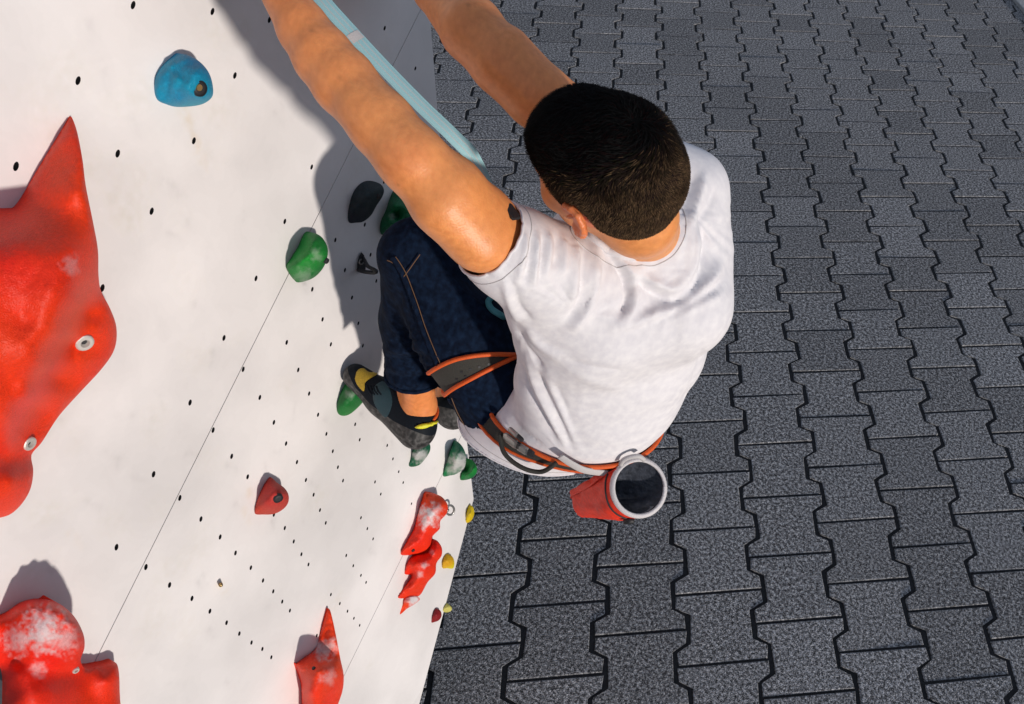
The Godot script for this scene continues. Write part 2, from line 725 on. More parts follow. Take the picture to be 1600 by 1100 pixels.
func materials() -> void:
	var g1 := Color(0.8, 0.8, 0.8)
	var W := Color.WHITE
	var grain := bump(3, 0.09, 3.0)
	mat("wall_paint", lin(0.81, 0.775, 0.755), 0.75, tex(11, 0.012, Color(0.94, 0.94, 0.935), W, 5, 512), bump(12, 0.25, 1.2), 1.6, 0.12)
	mat("frame", lin(0.10, 0.10, 0.11), 0.7, tex(13, 0.03, g1, W), grain, 2.0, 0.3)
	mat("black", lin(0.012, 0.012, 0.014), 0.6)
	mat("steel", lin(0.45, 0.44, 0.42), 0.35, tex(14, 0.05, g1, W), null, 20.0)
	M.steel.metallic = 0.9
	mat("washer", lin(0.62, 0.60, 0.55), 0.5)
	M.washer.metallic = 0.5
	mat("brass", lin(0.55, 0.38, 0.16), 0.35)
	M.brass.metallic = 0.9
	mat("resin", W, 0.5, tex(15, 0.06, Color(0.84, 0.84, 0.84), W, 5), bump(16, 0.16, 4.0, 5), 9.0, 0.6, true)
	M.resin.metallic_specular = 0.35
	mat("resin_dull", W, 0.75, tex(17, 0.06, Color(0.8, 0.8, 0.8), W, 5), bump(18, 0.12, 3.0, 5), 9.0, 0.6, true)
	mat("skin", W, 0.45, tex(19, 0.03, Color(0.88, 0.84, 0.82), W, 5), bump(20, 0.13, 2.2, 4), 8.0, 0.38, true)
	M.skin.metallic_specular = 0.5
	M.skin.subsurf_scatter_enabled = true
	M.skin.subsurf_scatter_strength = 0.12
	mat("shirt", lin(0.78, 0.755, 0.755), 0.9, tex(21, 0.02, Color(0.90, 0.90, 0.92), W, 5), bump(22, 0.3, 2.2, 2), 10.0, 0.5)
	mat("denim", lin(0.0085, 0.021, 0.050), 0.9, tex(23, 0.014, Color(0.40, 0.38, 0.42), W, 6, 512), bump(24, 0.35, 2.0, 2), 9.0, 0.5)
	M.denim.metallic_specular = 0.2
	mat("stitch", lin(0.13, 0.065, 0.028), 0.8)
	mat("hair", W, 0.8, null, null, 1.0, 0.0, true)
	M.hair.metallic_specular = 0.2
	mat("orange", lin(0.80, 0.11, 0.008), 0.7, tex(25, 0.05, g1, W), grain, 20.0, 0.3)
	mat("web_grey", lin(0.045, 0.043, 0.035), 0.85, tex(26, 0.1, Color(0.6, 0.6, 0.6), W), bump(27, 0.3, 2.5, 2), 16.0, 0.6)
	mat("web_white", lin(0.6, 0.57, 0.56), 0.8, tex(28, 0.1, g1, W), grain, 20.0, 0.4)
	mat("web_blue", lin(0.36, 0.62, 0.66), 0.75, tex(29, 0.08, Color(0.78, 0.8, 0.8), W), bump(30, 0.3, 2.0, 2), 30.0, 0.5)
	mat("web_teal", lin(0.05, 0.24, 0.28), 0.75, tex(31, 0.08, g1, W), grain, 30.0, 0.4)
	mat("rubber", lin(0.10, 0.097, 0.095), 0.6, tex(32, 0.03, Color(0.12, 0.12, 0.12), W, 5, 256, FastNoiseLite.TYPE_SIMPLEX_SMOOTH, 0.2), bump(33, 0.1, 2.0), 8.0, 0.4)
	mat("shoe_black", lin(0.010, 0.014, 0.020), 0.6, tex(34, 0.05, g1, W), grain, 20.0, 0.4)
	M.shoe_black.metallic_specular = 0.2
	mat("shoe_teal", lin(0.01, 0.045, 0.06), 0.6, tex(35, 0.05, g1, W), grain, 20.0, 0.4)
	mat("yellow", lin(0.62, 0.40, 0.02), 0.6, tex(36, 0.05, Color(0.7, 0.7, 0.7), W), grain, 20.0, 0.4)
	mat("yellow_green", lin(0.70, 0.66, 0.03), 0.6)
	mat("bag_red", lin(0.95, 0.045, 0.014), 0.6, tex(37, 0.04, g1, W), bump(38, 0.06, 3.0), 10.0, 0.5)
	mat("bag_white", lin(0.72, 0.68, 0.68), 0.7, tex(39, 0.08, g1, W), grain, 16.0, 0.4)
	mat("bag_lining", lin(0.075, 0.085, 0.11), 0.35, tex(40, 0.03, Color(0.5, 0.5, 0.5), W), bump(41, 0.05, 4.0), 8.0, 0.7)
	mat("lining_chalk", lin(0.45, 0.45, 0.46), 0.6, tex(42, 0.03, Color(0.45, 0.45, 0.48), W), bump(43, 0.06, 4.0), 8.0, 0.7)
	mat("sand", lin(0.022, 0.022, 0.024), 0.95, tex(44, 0.1, Color(0.6, 0.6, 0.6), W), null, 2.0)
	mat("strip", lin(0.42, 0.42, 0.42), 0.8, tex(45, 0.05, g1, W), grain, 3.0, 0.4)
	for i in 6:
		var v: float = [1.06, 0.96, 1.14, 1.0, 1.09, 0.88][i]
		var p := mat("paver%d" % i, lin(0.62 * v, 0.615 * v, 0.62 * v), 0.92, tex(50 + i, 0.055, Color(0.22, 0.22, 0.225), W, 4, 512, FastNoiseLite.TYPE_SIMPLEX_SMOOTH, 0.24, 0.95), bump(60 + i, 0.14, 8.0, 3, 512), 1.9 + 0.07 * i, 1.0)
		p.uv1_world_triplanar = true
		p.metallic_specular = 0.3

# ------------------------------------------------------------------ the scene
func _ready() -> void:
	noise.seed = 5
	noise.frequency = 0.02
	noise.noise_type = FastNoiseLite.TYPE_SIMPLEX_SMOOTH
	noise.fractal_octaves = 3
	var back := Vector3(0, 0, -1)
	var zw := (back - UP * back.dot(UP)).normalized()
	var u := UP.normalized()
	var xw := u.cross(zw)
	T = Transform3D(Basis(Vector3(xw.x, u.x, zw.x), Vector3(xw.y, u.y, zw.y), Vector3(xw.z, u.z, zw.z)), Vector3(0, CAM_H, 0))
	WK = WN.dot(K(541, 592, 2.03))

	var cam := Camera3D.new()
	cam.name = "camera"
	cam.transform = Transform3D(Basis(T.basis * Vector3(1, 0, 0), T.basis * Vector3(0, -1, 0), T.basis * Vector3(0, 0, -1)), T.origin)
	cam.fov = rad_to_deg(2.0 * atan(550.0 / F))
	cam.near = 0.05
	cam.far = 4000.0
	add_child(cam)
	cam.current = true

	var env := WorldEnvironment.new()
	env.name = "environment"
	var e := Environment.new()
	var sky := Sky.new()
	var sm := ProceduralSkyMaterial.new()
	sm.sky_top_color = Color(0.60, 0.66, 0.76)
	sm.sky_horizon_color = Color(0.80, 0.80, 0.80)
	sm.sky_curve = 0.18
	sm.ground_horizon_color = Color(0.45, 0.45, 0.46)
	sm.ground_bottom_color = Color(0.25, 0.25, 0.26)
	sky.sky_material = sm
	e.background_mode = Environment.BG_SKY
	e.sky = sky
	e.background_energy_multiplier = 0.68
	e.tonemap_mode = Environment.TONE_MAPPER_LINEAR
	e.tonemap_exposure = 1.14
	e.sdfgi_enabled = true
	e.ssao_enabled = true
	e.ssil_enabled = true
	env.environment = e
	add_child(env)

	var sun := DirectionalLight3D.new()
	sun.name = "sun"
	var to := (T.basis * SUN).normalized()
	sun.transform = Transform3D(Basis.looking_at(-to, Vector3.UP), Vector3.ZERO)
	sun.light_energy = 0.95
	sun.light_color = Color(1.0, 0.965, 0.93)
	sun.light_angular_distance = 3.0
	sun.shadow_enabled = true
	add_child(sun)

	materials()
	pavement()
	wall()
	holds()
	climber()
	gear()

# ------------------------------------------------------------------ ground
const P0 := Vector3(-0.172480026, 1.264311644, 2.910982249)
const PC := Vector3(0.311228697, -0.008268676, 0.049400215)      # one paver column across
const PK := Vector3(0.028116932, -0.205411534, 0.193021141)      # one paver along

func pavement() -> void:
	var g := Mesh0.new()
	var foot := UP * -CAM_H
	for q in [[-900.0, -900.0], [900.0, -900.0], [900.0, 900.0], [-900.0, 900.0]]:
		g.V.append(T.affine_inverse() * Vector3(q[0], -0.0075, q[1]))
	g.tri(0, 1, 2); g.tri(0, 2, 3)
	var gr := obj("ground", g, M.sand, null, true, foot)
	gr.set_meta("kind", "structure")
	var pv := Node3D.new()
	pv.name = "pavement"
	pv.set_meta("kind", "structure")
	add_child(pv, true)
	pv.position = T * (P0 + PC * 4.0 + PK * 8.0)
	# the interlocking block: wide ends, narrow waist
	var w1 := 0.553
	var w2 := 0.383
	var e := 0.195
	var d := 0.10
	var gk := 0.019
	var prof := [[-0.5 + gk, w1], [-0.5 + e - 0.01, w1], [-0.5 + e + d, w2], [0.5 - e - d, w2], [0.5 - e + 0.01, w1], [0.5 - gk, w1]]
	var ring := []
	for q in prof: ring.append(Vector2(q[1], q[0]))
	for i in range(prof.size() - 1, -1, -1): ring.append(Vector2(-prof[i][1], prof[i][0]))
	var meshes := []
	var rng := RandomNumberGenerator.new()
	rng.seed = 77
	for v in 8:
		var rings := []
		for q in [[0.0, -0.012], [0.0, -0.0022], [0.005, -0.0006], [0.012, 0.0]]:
			var r := PackedVector3Array()
			for k in ring.size():
				var p: Vector2 = ring[k]
				var inn: float = q[0]
				var jx := 0.009 * sin(k * 2.3 + v * 1.7)
				r.append(PC * (p.x - signf(p.x) * (inn + jx)) + PK * (p.y - signf(p.y) * inn * 1.1 * minf(1.0, absf(p.y) * 3.0)) + UP * q[1])
			rings.append(r)
		var m := loft(rings, false, true)
		# triangles of the top: a strip instead of a fan
		var mm := to_mesh(m, T * Vector3.ZERO, false)
		meshes.append(mm)
	var near := []
	var rest := []
	for c in range(-100, 110):
		for k in range(-110, 130):
			var ctr := P0 + PC * c + PK * (k + 0.5 + (0.5 if posmod(c, 2) == 1 else 0.0))
			var hid := false
			if ctr.z > 0.2:
				var p := pix(ctr)
				var edge := 655.0 + (1100.0 - p.y) * 0.283 if p.y > 780.0 else (740.0 - (780.0 - p.y) * 0.095)
				if p.x > edge - 55.0 and p.x < 1660 and p.y > -40 and p.y < 1165: near.append([ctr.length(), c, k, ctr])
				else: hid = true
			else: hid = true
			if hid and ctr.length() < 30.0: rest.append(ctr)
	near.sort_custom(func(a, b): return a[0] < b[0])
	for i in near.size():
		var ctr: Vector3 = near[i][3]
		if i >= 298:
			rest.append(ctr)
			continue
		var o := MeshInstance3D.new()
		o.name = "paver"
		o.mesh = meshes[rng.randi() % 8]
		o.material_override = M["paver%d" % [0, 0, 1, 2, 3, 3, 4, 5, 1][rng.randi() % 9]]
		pv.add_child(o, true)
		o.position = T * ctr - pv.position + Vector3(0, rng.randf_range(-0.002, 0.0015), 0)
		o.rotation = Vector3(rng.randfn(0, 0.004), rng.randfn(0, 0.006), rng.randfn(0, 0.004))
	var mm := MultiMesh.new()
	mm.transform_format = MultiMesh.TRANSFORM_3D
	mm.mesh = meshes[0]
	mm.instance_count = rest.size()
	for i in rest.size():
		mm.set_instance_transform(i, Transform3D(Basis(), T * rest[i] - pv.position + Vector3(0, rng.randf_range(-0.002, 0.0015), 0)))
	var mi := MultiMeshInstance3D.new()
	mi.name = "outer_pavers"
	mi.multimesh = mm
	mi.material_override = M.paver0
	mi.set_meta("kind", "stuff")
	pv.add_child(mi, true)
	# a pale edging strip at the far right
	var a := ground_at(1560, -30, 0.0)
	var b := ground_at(1640, 60, 0.0)
	var dir := (b - a).normalized()
	var sd := dir.cross(UP).normalized()
	tag(obj("edging_strip", box((a + b) * 0.5 + UP * 0.012, dir * 0.9, sd * 0.035, UP * 0.014, 0.2), M.strip, null, false, (a + b) * 0.5), "narrow pale strip lying across the dark pavers, upper right corner", "edging strip")

func ground_at(px: float, py: float, h: float) -> Vector3:
	var r := ray(px, py)
	return r * ((-CAM_H + h) / UP.dot(r))

# ------------------------------------------------------------------ wall
const HOLES := [208, 8, 122, 126, 25, 260, 332, 18, 184, 240, 421, 31, 367, 118, 303, 220, 237, 330, 160, 450, 487, 261, 445, 346, 400, 435, 350, 528, 297, 629, 240, 741, 182, 855, 544, 245, 507, 320, 424, 487, 380, 577, 333, 672, 281, 778, 228, 886, 601, 44, 641, 47, 649, 107, 600, 284, 570, 351, 524, 375, 539, 422, 579, 398]
const HOLES2 := [488, 452, 550, 465, 504, 499, 560, 505, 448, 535, 517, 538, 567, 540, 466, 578, 483, 615, 406, 621, 588, 439, 428, 660, 447, 693, 464, 722, 478, 750, 490, 773, 362, 713, 387, 745, 497, 648, 510, 678, 520, 705, 528, 730, 536, 751, 500, 797, 555, 663, 562, 687, 605, 696, 614, 717, 623, 737, 630, 754, 586, 753, 595, 772, 509, 817, 643, 787, 564, 809]
const HOLES3 := [314, 811, 344, 839, 368, 864, 392, 887, 411, 907, 427, 924, 441, 940, 453, 954, 265, 914, 300, 935, 328, 955, 354, 973, 374, 990, 393, 1004, 410, 1014, 424, 1027, 445, 825, 428, 804, 459, 846, 471, 866, 482, 882, 541, 868, 552, 884, 564, 899, 572, 910, 517, 929, 531, 943, 543, 955, 553, 966, 562, 977, 583, 842, 574, 826, 495, 993]

var ea: Vector3
var UV0 := Vector2.ZERO
var eb: Vector3

func to2(p: Vector3) -> Vector2:
	return Vector2(p.dot(ea), p.dot(eb))

func from2(q: Vector2, h := 0.0) -> Vector3:
	return ea * q.x + eb * q.y + WN * (WK + h)

func wall() -> void:
	eb = (UP - WN * UP.dot(WN)).normalized()
	ea = eb.cross(WN)
	var low := (-CAM_H + 0.005 - WK * WN.dot(UP)) / eb.dot(UP)          # the height of the ground along the wall
	var top := to2(wp(560, -420)).y
	UV0 = to2(wp(300, 500)) - Vector2(1.7, 1.7)
	wall_marks()
	var pr := [wp(664, -150), wp(673, 38), wp(684, 180), wp(727, 668), wp(740, 780), wp(655, 1100)]
	var poly := PackedVector2Array()
	for p in pr: poly.append(to2(p))
	var l0 := poly[4]
	var l1 := poly[5]
	poly.append(l0.lerp(l1, (low - l0.y) / (l1.y - l0.y)))
	var left := to2(wp(-420, 600)).x
	poly.append(Vector2(left, low))
	poly.append(Vector2(left, top))
	poly.append(Vector2(poly[0].x + (poly[0].x - poly[1].x) * 0.5, top))
	var t := thing("climbing_wall", from2(poly[6].lerp(poly[7], 0.5)), "tall white climbing wall of painted panels dotted with dark bolt holes", "climbing wall")
	# the frame behind: pushed straight back
	var bk := WN - UP * WN.dot(UP)
	bk = -bk.normalized() * 0.9
	var r0 := PackedVector3Array()
	var r1 := PackedVector3Array()
	for q in poly:
		r0.append(from2(q, -0.021))
		r1.append(from2(q, -0.021) + bk)
	var body := loft([r0, r1])
	var tri := Geometry2D.triangulate_polygon(poly)
	for k in 2:
		for i in range(0, tri.size(), 3):
			var o := k * poly.size()
			if k == 0: body.tri(o + tri[i], o + tri[i + 1], o + tri[i + 2])
			else: body.tri(o + tri[i], o + tri[i + 2], o + tri[i + 1])
	obj("frame", body, M.frame, t, false)
	var cutter := func(a: Vector3, b: Vector3, side: float) -> PackedVector2Array:
		var p := to2(a)
		var q := to2(b)
		var d := (q - p).normalized()
		var n := Vector2(-d.y, d.x) * side
		p += n * 0.0010
		return PackedVector2Array([p - d * 40, p + d * 40, p + d * 40 + n * 40, p - d * 40 + n * 40])
	var s1a := wp(165, 1000)
	var s1b := wp(560, 210)
	var s2a := wp(727, 668)
	var s2b := wp(600, 928)
	var left_of := 1.0 if Geometry2D.is_point_in_polygon(to2(wp(200, 500)), cutter.call(s1a, s1b, 1.0)) else -1.0
	var left_of2 := 1.0 if Geometry2D.is_point_in_polygon(to2(wp(400, 600)), cutter.call(s2a, s2b, 1.0)) else -1.0
	var A := Geometry2D.intersect_polygons(poly, cutter.call(s1a, s1b, left_of))
	var B0 := Geometry2D.intersect_polygons(poly, cutter.call(s1a, s1b, -left_of))
	var parts := [A[0]]
	for q in B0:
		for r in Geometry2D.intersect_polygons(q, cutter.call(s2a, s2b, left_of2)): parts.append(r)
		for r in Geometry2D.intersect_polygons(q, cutter.call(s2a, s2b, -left_of2)): parts.append(r)
	var holes := []
	for arr in [HOLES, HOLES2, HOLES3]:
		for i in range(0, arr.size(), 2): holes.append(Vector2(arr[i], arr[i + 1]))
	var cups := Mesh0.new()
	for pg in parts:
		panel(t, pg, holes, cups)
	var c := obj("bolt_hole", cups, M.black, t, false)
	c.set_meta("kind", "stuff")

func wall_marks() -> void:      # paint grain with scuffs of shoe rubber, chalk hand marks and a few rust drips
	var n := FastNoiseLite.new()
	n.seed = 91
	n.frequency = 0.006
	n.fractal_octaves = 6
	var im := n.get_image(1024, 1024)
	im.convert(Image.FORMAT_RGB8)
	im.adjust_bcs(1.0, 0.07, 0.0)
	im.adjust_bcs(1.885, 1.0, 1.0)
	var rng := RandomNumberGenerator.new()
	rng.seed = 12
	var dab := func(c: Vector2, d: Vector2, len: float, w: float, col: Color, k: float) -> void:
		var p := (c - UV0) / 3.4 * 1024.0
		len *= 1024.0 / 3.4
		w *= 1024.0 / 3.4
		var r := int(len + w * 2.0) + 1
		for y in range(maxi(0, int(p.y) - r), mini(1024, int(p.y) + r)):
			for x in range(maxi(0, int(p.x) - r), mini(1024, int(p.x) + r)):
				var o := Vector2(x, y) - p
				var a := clampf(o.dot(d), 0.0, len)
				var e := (o - d * a).length_squared() / (w * w)
				if e > 5.0: continue
				var g := 0.55 * k * exp(-e) * (1.0 - 0.6 * a / len) * clampf(0.6 + n.get_noise_2d(x * 22.0, y * 22.0), 0.0, 1.0)
				im.set_pixel(x, y, im.get_pixel(x, y).lerp(col, g))
	for i in 130:
		var px := rng.randf_range(20, 700)
		var py := rng.randf_range(20, 1080)
		var c := to2(wp(px, py))
		if rng.randf() < 0.55: dab.call(c, Vector2.from_angle(rng.randf_range(-2.2, -0.9)), rng.randf_range(0.005, 0.05), rng.randf_range(0.004, 0.010), Color(0.45, 0.44, 0.45), rng.randf_range(0.05, 0.22))
		else: dab.call(c, Vector2.from_angle(rng.randf() * TAU), rng.randf_range(0.02, 0.07), rng.randf_range(0.015, 0.04), Color(0.80, 0.78, 0.70), rng.randf_range(0.10, 0.30))
	for q in [[284, 170, 0.07, 0.5], [303, 224, 0.05, 0.3], [388, 770, 0.03, 0.35], [380, 800, 0.04, 0.3], [346, 918, 0.03, 0.3], [110, 836, 0.04, 0.15]]:
		var c := to2(wp(q[0], q[1]))
		dab.call(c, Vector2(0.05, -1), q[2], 0.010, Color(0.86, 0.74, 0.55), q[3])
	for q in [[540, 600], [560, 650], [600, 690], [640, 690], [470, 440], [420, 810], [590, 560], [520, 650]]:
		for k in 3:
			var c := to2(wp(q[0] + rng.randf_range(-14, 14), q[1] + rng.randf_range(-10, 10)))
			dab.call(c, Vector2.from_angle(rng.randf_range(-2.0, -1.0)), rng.randf_range(0.01, 0.05), 0.006, Color(0.36, 0.35, 0.36), rng.randf_range(0.06, 0.2))
	im.generate_mipmaps()
	var p: StandardMaterial3D = M.wall_paint
	p.uv1_triplanar = false
	p.uv1_scale = Vector3.ONE
	p.normal_enabled = false
	p.albedo_texture = ImageTexture.create_from_image(im)

func panel(t: Node3D, pg: PackedVector2Array, holes: Array, cups: Mesh0) -> void:
	var pts := PackedVector2Array()
	var edge := PackedVector2Array()
	for i in pg.size():
		var a := pg[i]
		var b := pg[(i + 1) % pg.size()]
		var n := maxi(1, int(a.distance_to(b) / 0.012))
		for k in n: edge.append(a.lerp(b, float(k) / n))
	pts.append_array(edge)
	var rings := []
	for h in holes:
		var p := to2(wp(h.x, h.y))
		if not Geometry2D.is_point_in_polygon(p, pg): continue
		var ry := 10.4 * maxf(0.962 * (800.0 - h.x) / F - 0.231 * (h.y - 550.0) / F + 0.146, 0.16)
		var rx := ry * (0.58 - 0.16 * clampf(h.x / 600.0, 0.0, 1.0))
		var r := PackedVector2Array()
		var lean := 0.25
		for k in 10:
			var a := TAU * k / 10
			var o := Vector2(cos(a) * rx, sin(a) * ry).rotated(lean)
			r.append(to2(wp(h.x + o.x, h.y + o.y)))
		var ok := true
		for v in r:
			if not Geometry2D.is_point_in_polygon(v, pg): ok = false
		for v in edge:
			if v.distance_to(p) < 0.004: ok = false
		if not ok: continue
		rings.append([r, pts.size()])
		pts.append_array(r)
	# cut into strips through the hole centres, so that no piece holds a whole hole
	var lo := Vector2.ONE * 1e9
	var hi := -lo
	for v in pg:
		lo = lo.min(v)
		hi = hi.max(v)
	var ys := [lo.y - 0.01]
	var mids := []
	for r in rings:
		var c := Vector2.ZERO
		for v in r[0]: c += v * 0.1
		mids.append(c.y)
	mids.sort()
	for y in mids:
		if y - ys[ys.size() - 1] > 0.0006: ys.append(y)
	ys.append(hi.y + 0.01)
	var m := Mesh0.new()
	for k in ys.size() - 1:
		var strip := PackedVector2Array([Vector2(lo.x - 1, ys[k]), Vector2(hi.x + 1, ys[k]), Vector2(hi.x + 1, ys[k + 1]), Vector2(lo.x - 1, ys[k + 1])])
		var todo := Geometry2D.intersect_polygons(pg, strip)
		for r in rings:
			var r0 := 1e9
			var r1 := -1e9
			for v in r[0]:
				r0 = minf(r0, v.y)
				r1 = maxf(r1, v.y)
			if r1 < ys[k] or r0 > ys[k + 1]: continue
			var next: Array[PackedVector2Array] = []
			for q in todo: next.append_array(Geometry2D.clip_polygons(q, r[0]))
			todo = next
		for q in todo:
			var tr := Geometry2D.triangulate_polygon(q)
			var o := m.V.size()
			for v in q:
				m.V.append(from2(v))
				m.U.append((v - UV0) / 3.4)
			for w in range(0, tr.size(), 3):
				var x := m.V[o + tr[w]]
				if (m.V[o + tr[w + 2]] - x).cross(m.V[o + tr[w + 1]] - x).dot(WN) > 0: m.tri(o + tr[w], o + tr[w + 1], o + tr[w + 2])
				else: m.tri(o + tr[w], o + tr[w + 2], o + tr[w + 1])
	# the sheet's edges
	var n0 := m.V.size()
	var n := edge.size()
	for v in edge:
		m.V.append(from2(v))
		m.U.append((v - UV0) / 3.4)
	for v in edge:
		m.V.append(from2(v, -0.018))
		m.U.append((v - UV0) / 3.4)
	for k in n:
		m.tri(n0 + k, n0 + (k + 1) % n, n0 + n + k)
		m.tri(n0 + (k + 1) % n, n0 + n + (k + 1) % n, n0 + n + k)
	for r in rings:
		var q: PackedVector2Array = r[0]
		var c := Vector2.ZERO
		for v in q: c += v * 0.1
		var a := PackedVector3Array()
		var b := PackedVector3Array()
		for v in q:
			a.append(from2(v, -0.0006))
			b.append(from2(c + (v - c) * 0.9, -0.016))
		cups.add(loft([a, b], false, true))
	obj("panel", m, M.wall_paint, t, false)

# ------------------------------------------------------------------ holds
func hold(called: String, m: Mesh0, c: Color, px: float, py: float, label: String, mt: Material = null, chalk := Color(0.70, 0.66, 0.66), group := "") -> MeshInstance3D:
	var o := obj(called, tint(m, c, chalk), mt if mt else M.resin, null, true, wp(px, py))
	tag(o, label, "climbing hold", group)
	return o

const RED := Color(0.86, 0.018, 0.008)
const ORANGE := Color(0.92, 0.075, 0.010)

func holds() -> void:
	var o: MeshInstance3D
	# the big red one, left
	o = hold("climbing_hold", relief([[-60, 330, 0.02], [-20, 325, 0.0], [10, 325, 0.0], [26, 318, 0.0], [60, 262, 0.0], [94, 206, 0.0], [109, 185, 0.004], [113, 185, 0.008], [121, 208, 0.03], [129, 250, 0.07], [134, 290, 0.09], [145, 345, 0.10], [153, 390, 0.10], [154, 430, 0.08], [158, 455, 0.04], [172, 482, 0.03], [182, 512, 0.025], [179, 545, 0.02], [160, 575, 0.015], [126, 612, 0.012], [92, 650, 0.01], [66, 690, 0.01], [52, 706, 0.008], [49, 716, 0.008], [52, 738, 0.03], [46, 768, 0.035], [26, 796, 0.02], [0, 809, 0.01], [-60, 815, 0.01]],
		[[62, 300, 0.030], [90, 255, 0.030], [104, 215, 0.022], [116, 240, 0.05], [118, 300, 0.095], [108, 330, 0.09], [40, 335, 0.045], [80, 330, 0.07], [30, 370, 0.11], [80, 375, 0.13], [116, 390, 0.145], [60, 430, 0.16], [0, 420, 0.14], [138, 436, 0.115], [120, 476, 0.128], [95, 524, 0.135], [70, 574, 0.13], [45, 620, 0.125], [20, 658, 0.11], [40, 500, 0.16], [152, 460, 0.05], [135, 490, 0.048], [110, 540, 0.048], [84, 590, 0.045], [57, 638, 0.04], [35, 668, 0.045], [20, 600, 0.145], [-20, 560, 0.16], [150, 510, 0.05], [125, 560, 0.045], [90, 615, 0.035], [10, 690, 0.075], [30, 700, 0.03], [-20, 690, 0.08], [10, 714, 0.04], [20, 750, 0.07], [0, 780, 0.06], [-40, 760, 0.07], [-40, 380, 0.10]], 5.0, 0.012, 14.0, 0.0015, [[110, 415, 13, 0.3]]), RED.lerp(ORANGE, 0.45), 60, 500, "huge red moulded hold with a pointed horn at the left edge", M.resin)
	screw(131, 534, 0.042, 0.014, M.washer, o)
	screw(44, 692, 0.028, 0.011, M.washer, o)
	# red, ball on a stem, lower left
	var ball := [[64, 990, 0.09]]
	for k in 14:
		for r in [22.0, 42.0, 56.0]:
			var g := TAU * (k + (0.5 if r == 42.0 else 0.0)) / 14
			var bx: float = 64.0 + r * cos(g)
			var by: float = 992.0 + r * sin(g) * 0.93
			if by < 1036.0: ball.append([bx, by, 0.026 + 0.062 * sqrt(1.0 - (r / 66.0) * (r / 66.0)) + 0.0006 * (bx - 64.0)])
	o = hold("climbing_hold", relief([[-50, 1000, 0.04], [-30, 975, 0.01], [8, 957, 0.0], [32, 941, 0.0], [60, 935, 0.0], [90, 942, 0.035], [115, 962, 0.055], [130, 990, 0.075], [132, 1012, 0.075], [126, 1032, 0.06], [136, 1046, 0.03], [160, 1036, 0.01], [178, 1034, 0.015], [185, 1045, 0.03], [187, 1080, 0.03], [186, 1150, 0.03], [140, 1160, 0.03], [5, 1160, 0.03], [5, 1100, 0.0], [4, 1050, 0.0], [-10, 1040, 0.01], [-50, 1040, 0.06]],
		ball + [[64, 1048, 0.066], [40, 1046, 0.06], [90, 1046, 0.062], [24, 1052, 0.05], [110, 1046, 0.05], [40, 1078, 0.08], [80, 1080, 0.085], [20, 1100, 0.055], [60, 1120, 0.09], [115, 1075, 0.055], [142, 1085, 0.035], [165, 1065, 0.042], [168, 1115, 0.042], [120, 1130, 0.055]], 4.0, 0.012, 12.0, 0.001, [[70, 985, 30, 0.8], [30, 1000, 20, 0.6], [100, 1000, 20, 0.5], [60, 1046, 12, 0.4]]), RED.lerp(ORANGE, 0.3), 70, 1020, "red hold with a round chalk-white knob, at the lower left corner")
	screw(117, 1045, 0.065, 0.006, M.washer, o)
	# blue
	o = hold("climbing_hold", relief([[246, 156, 0.0], [241, 140, 0.0], [244, 118, 0.0], [256, 100, 0.0], [270, 89, 0.003], [284, 84, 0.012], [302, 90, 0.03], [317, 101, 0.045], [328, 117, 0.055], [333, 138, 0.058], [331, 152, 0.048], [318, 162, 0.03], [300, 166, 0.012], [276, 167, 0.002], [260, 163, 0.0]],
		[[252, 135, 0.016], [259, 150, 0.010], [257, 118, 0.020], [268, 102, 0.024], [285, 93, 0.028], [303, 98, 0.040], [261, 138, 0.022], [264, 122, 0.027], [274, 109, 0.032], [288, 101, 0.037], [267, 152, 0.02], [272, 138, 0.043], [277, 121, 0.047], [284, 118, 0.046], [290, 125, 0.058], [276, 140, 0.043], [290, 112, 0.052], [283, 148, 0.044], [305, 110, 0.062], [294, 140, 0.066], [297, 128, 0.068], [310, 119, 0.071], [322, 128, 0.067], [300, 150, 0.060], [316, 154, 0.056], [327, 144, 0.062], [311, 139, 0.066], [280, 158, 0.03]], 2.6, 0.006, 7.0, 0.0025), Color(0.010, 0.29, 0.46), 285, 140, "light blue hold with a gold bolt in its socket, near the top")
	socket(o, 311, 138, 0.0685, 0.0125, true)
	# green, on the seam
	o = hold("climbing_hold", relief([[447, 418, 0.0], [455, 402, 0.0], [466, 384, 0.0], [473, 368, 0.0], [480, 363, 0.004], [494, 365, 0.02], [505, 373, 0.035], [512, 388, 0.05], [511, 404, 0.05], [504, 420, 0.035], [490, 434, 0.018], [470, 441, 0.004], [460, 438, 0.0]],
		[[470, 395, 0.034], [484, 380, 0.045], [496, 378, 0.05], [492, 392, 0.066], [476, 408, 0.06], [462, 414, 0.04], [502, 395, 0.066], [485, 411, 0.058], [500, 409, 0.054], [480, 416, 0.046], [500, 414, 0.046], [478, 428, 0.036], [492, 424, 0.036]], 2.4, 0.004, 4.0, 0.003, [[495, 398, 9, 0.25], [475, 430, 12, 0.2]]), Color(0.014, 0.24, 0.035), 478, 410, "bright green wedge hold on the panel seam, left of the knee", M.resin)
	socket(o, 509, 407, 0.054, 0.006, false)
	# dark slate, in the shade
	o = hold("climbing_hold", relief([[545, 347, 0.0], [544, 330, 0.0], [549, 308, 0.0], [556, 294, 0.0], [568, 284, 0.0], [582, 283, 0.004], [595, 288, 0.012], [600, 297, 0.02], [597, 308, 0.02], [588, 322, 0.012], [580, 336, 0.005], [568, 346, 0.0], [556, 348, 0.0]],
		[[560, 310, 0.025], [575, 300, 0.032], [588, 300, 0.035], [575, 320, 0.03], [560, 330, 0.02], [593, 303, 0.026]], 2.4, 0.003, 5.0, 0.004), Color(0.016, 0.022, 0.033), 570, 320, "dark slate grey hold in the shadow beside the arm", M.resin_dull, Color(0.3, 0.3, 0.3))
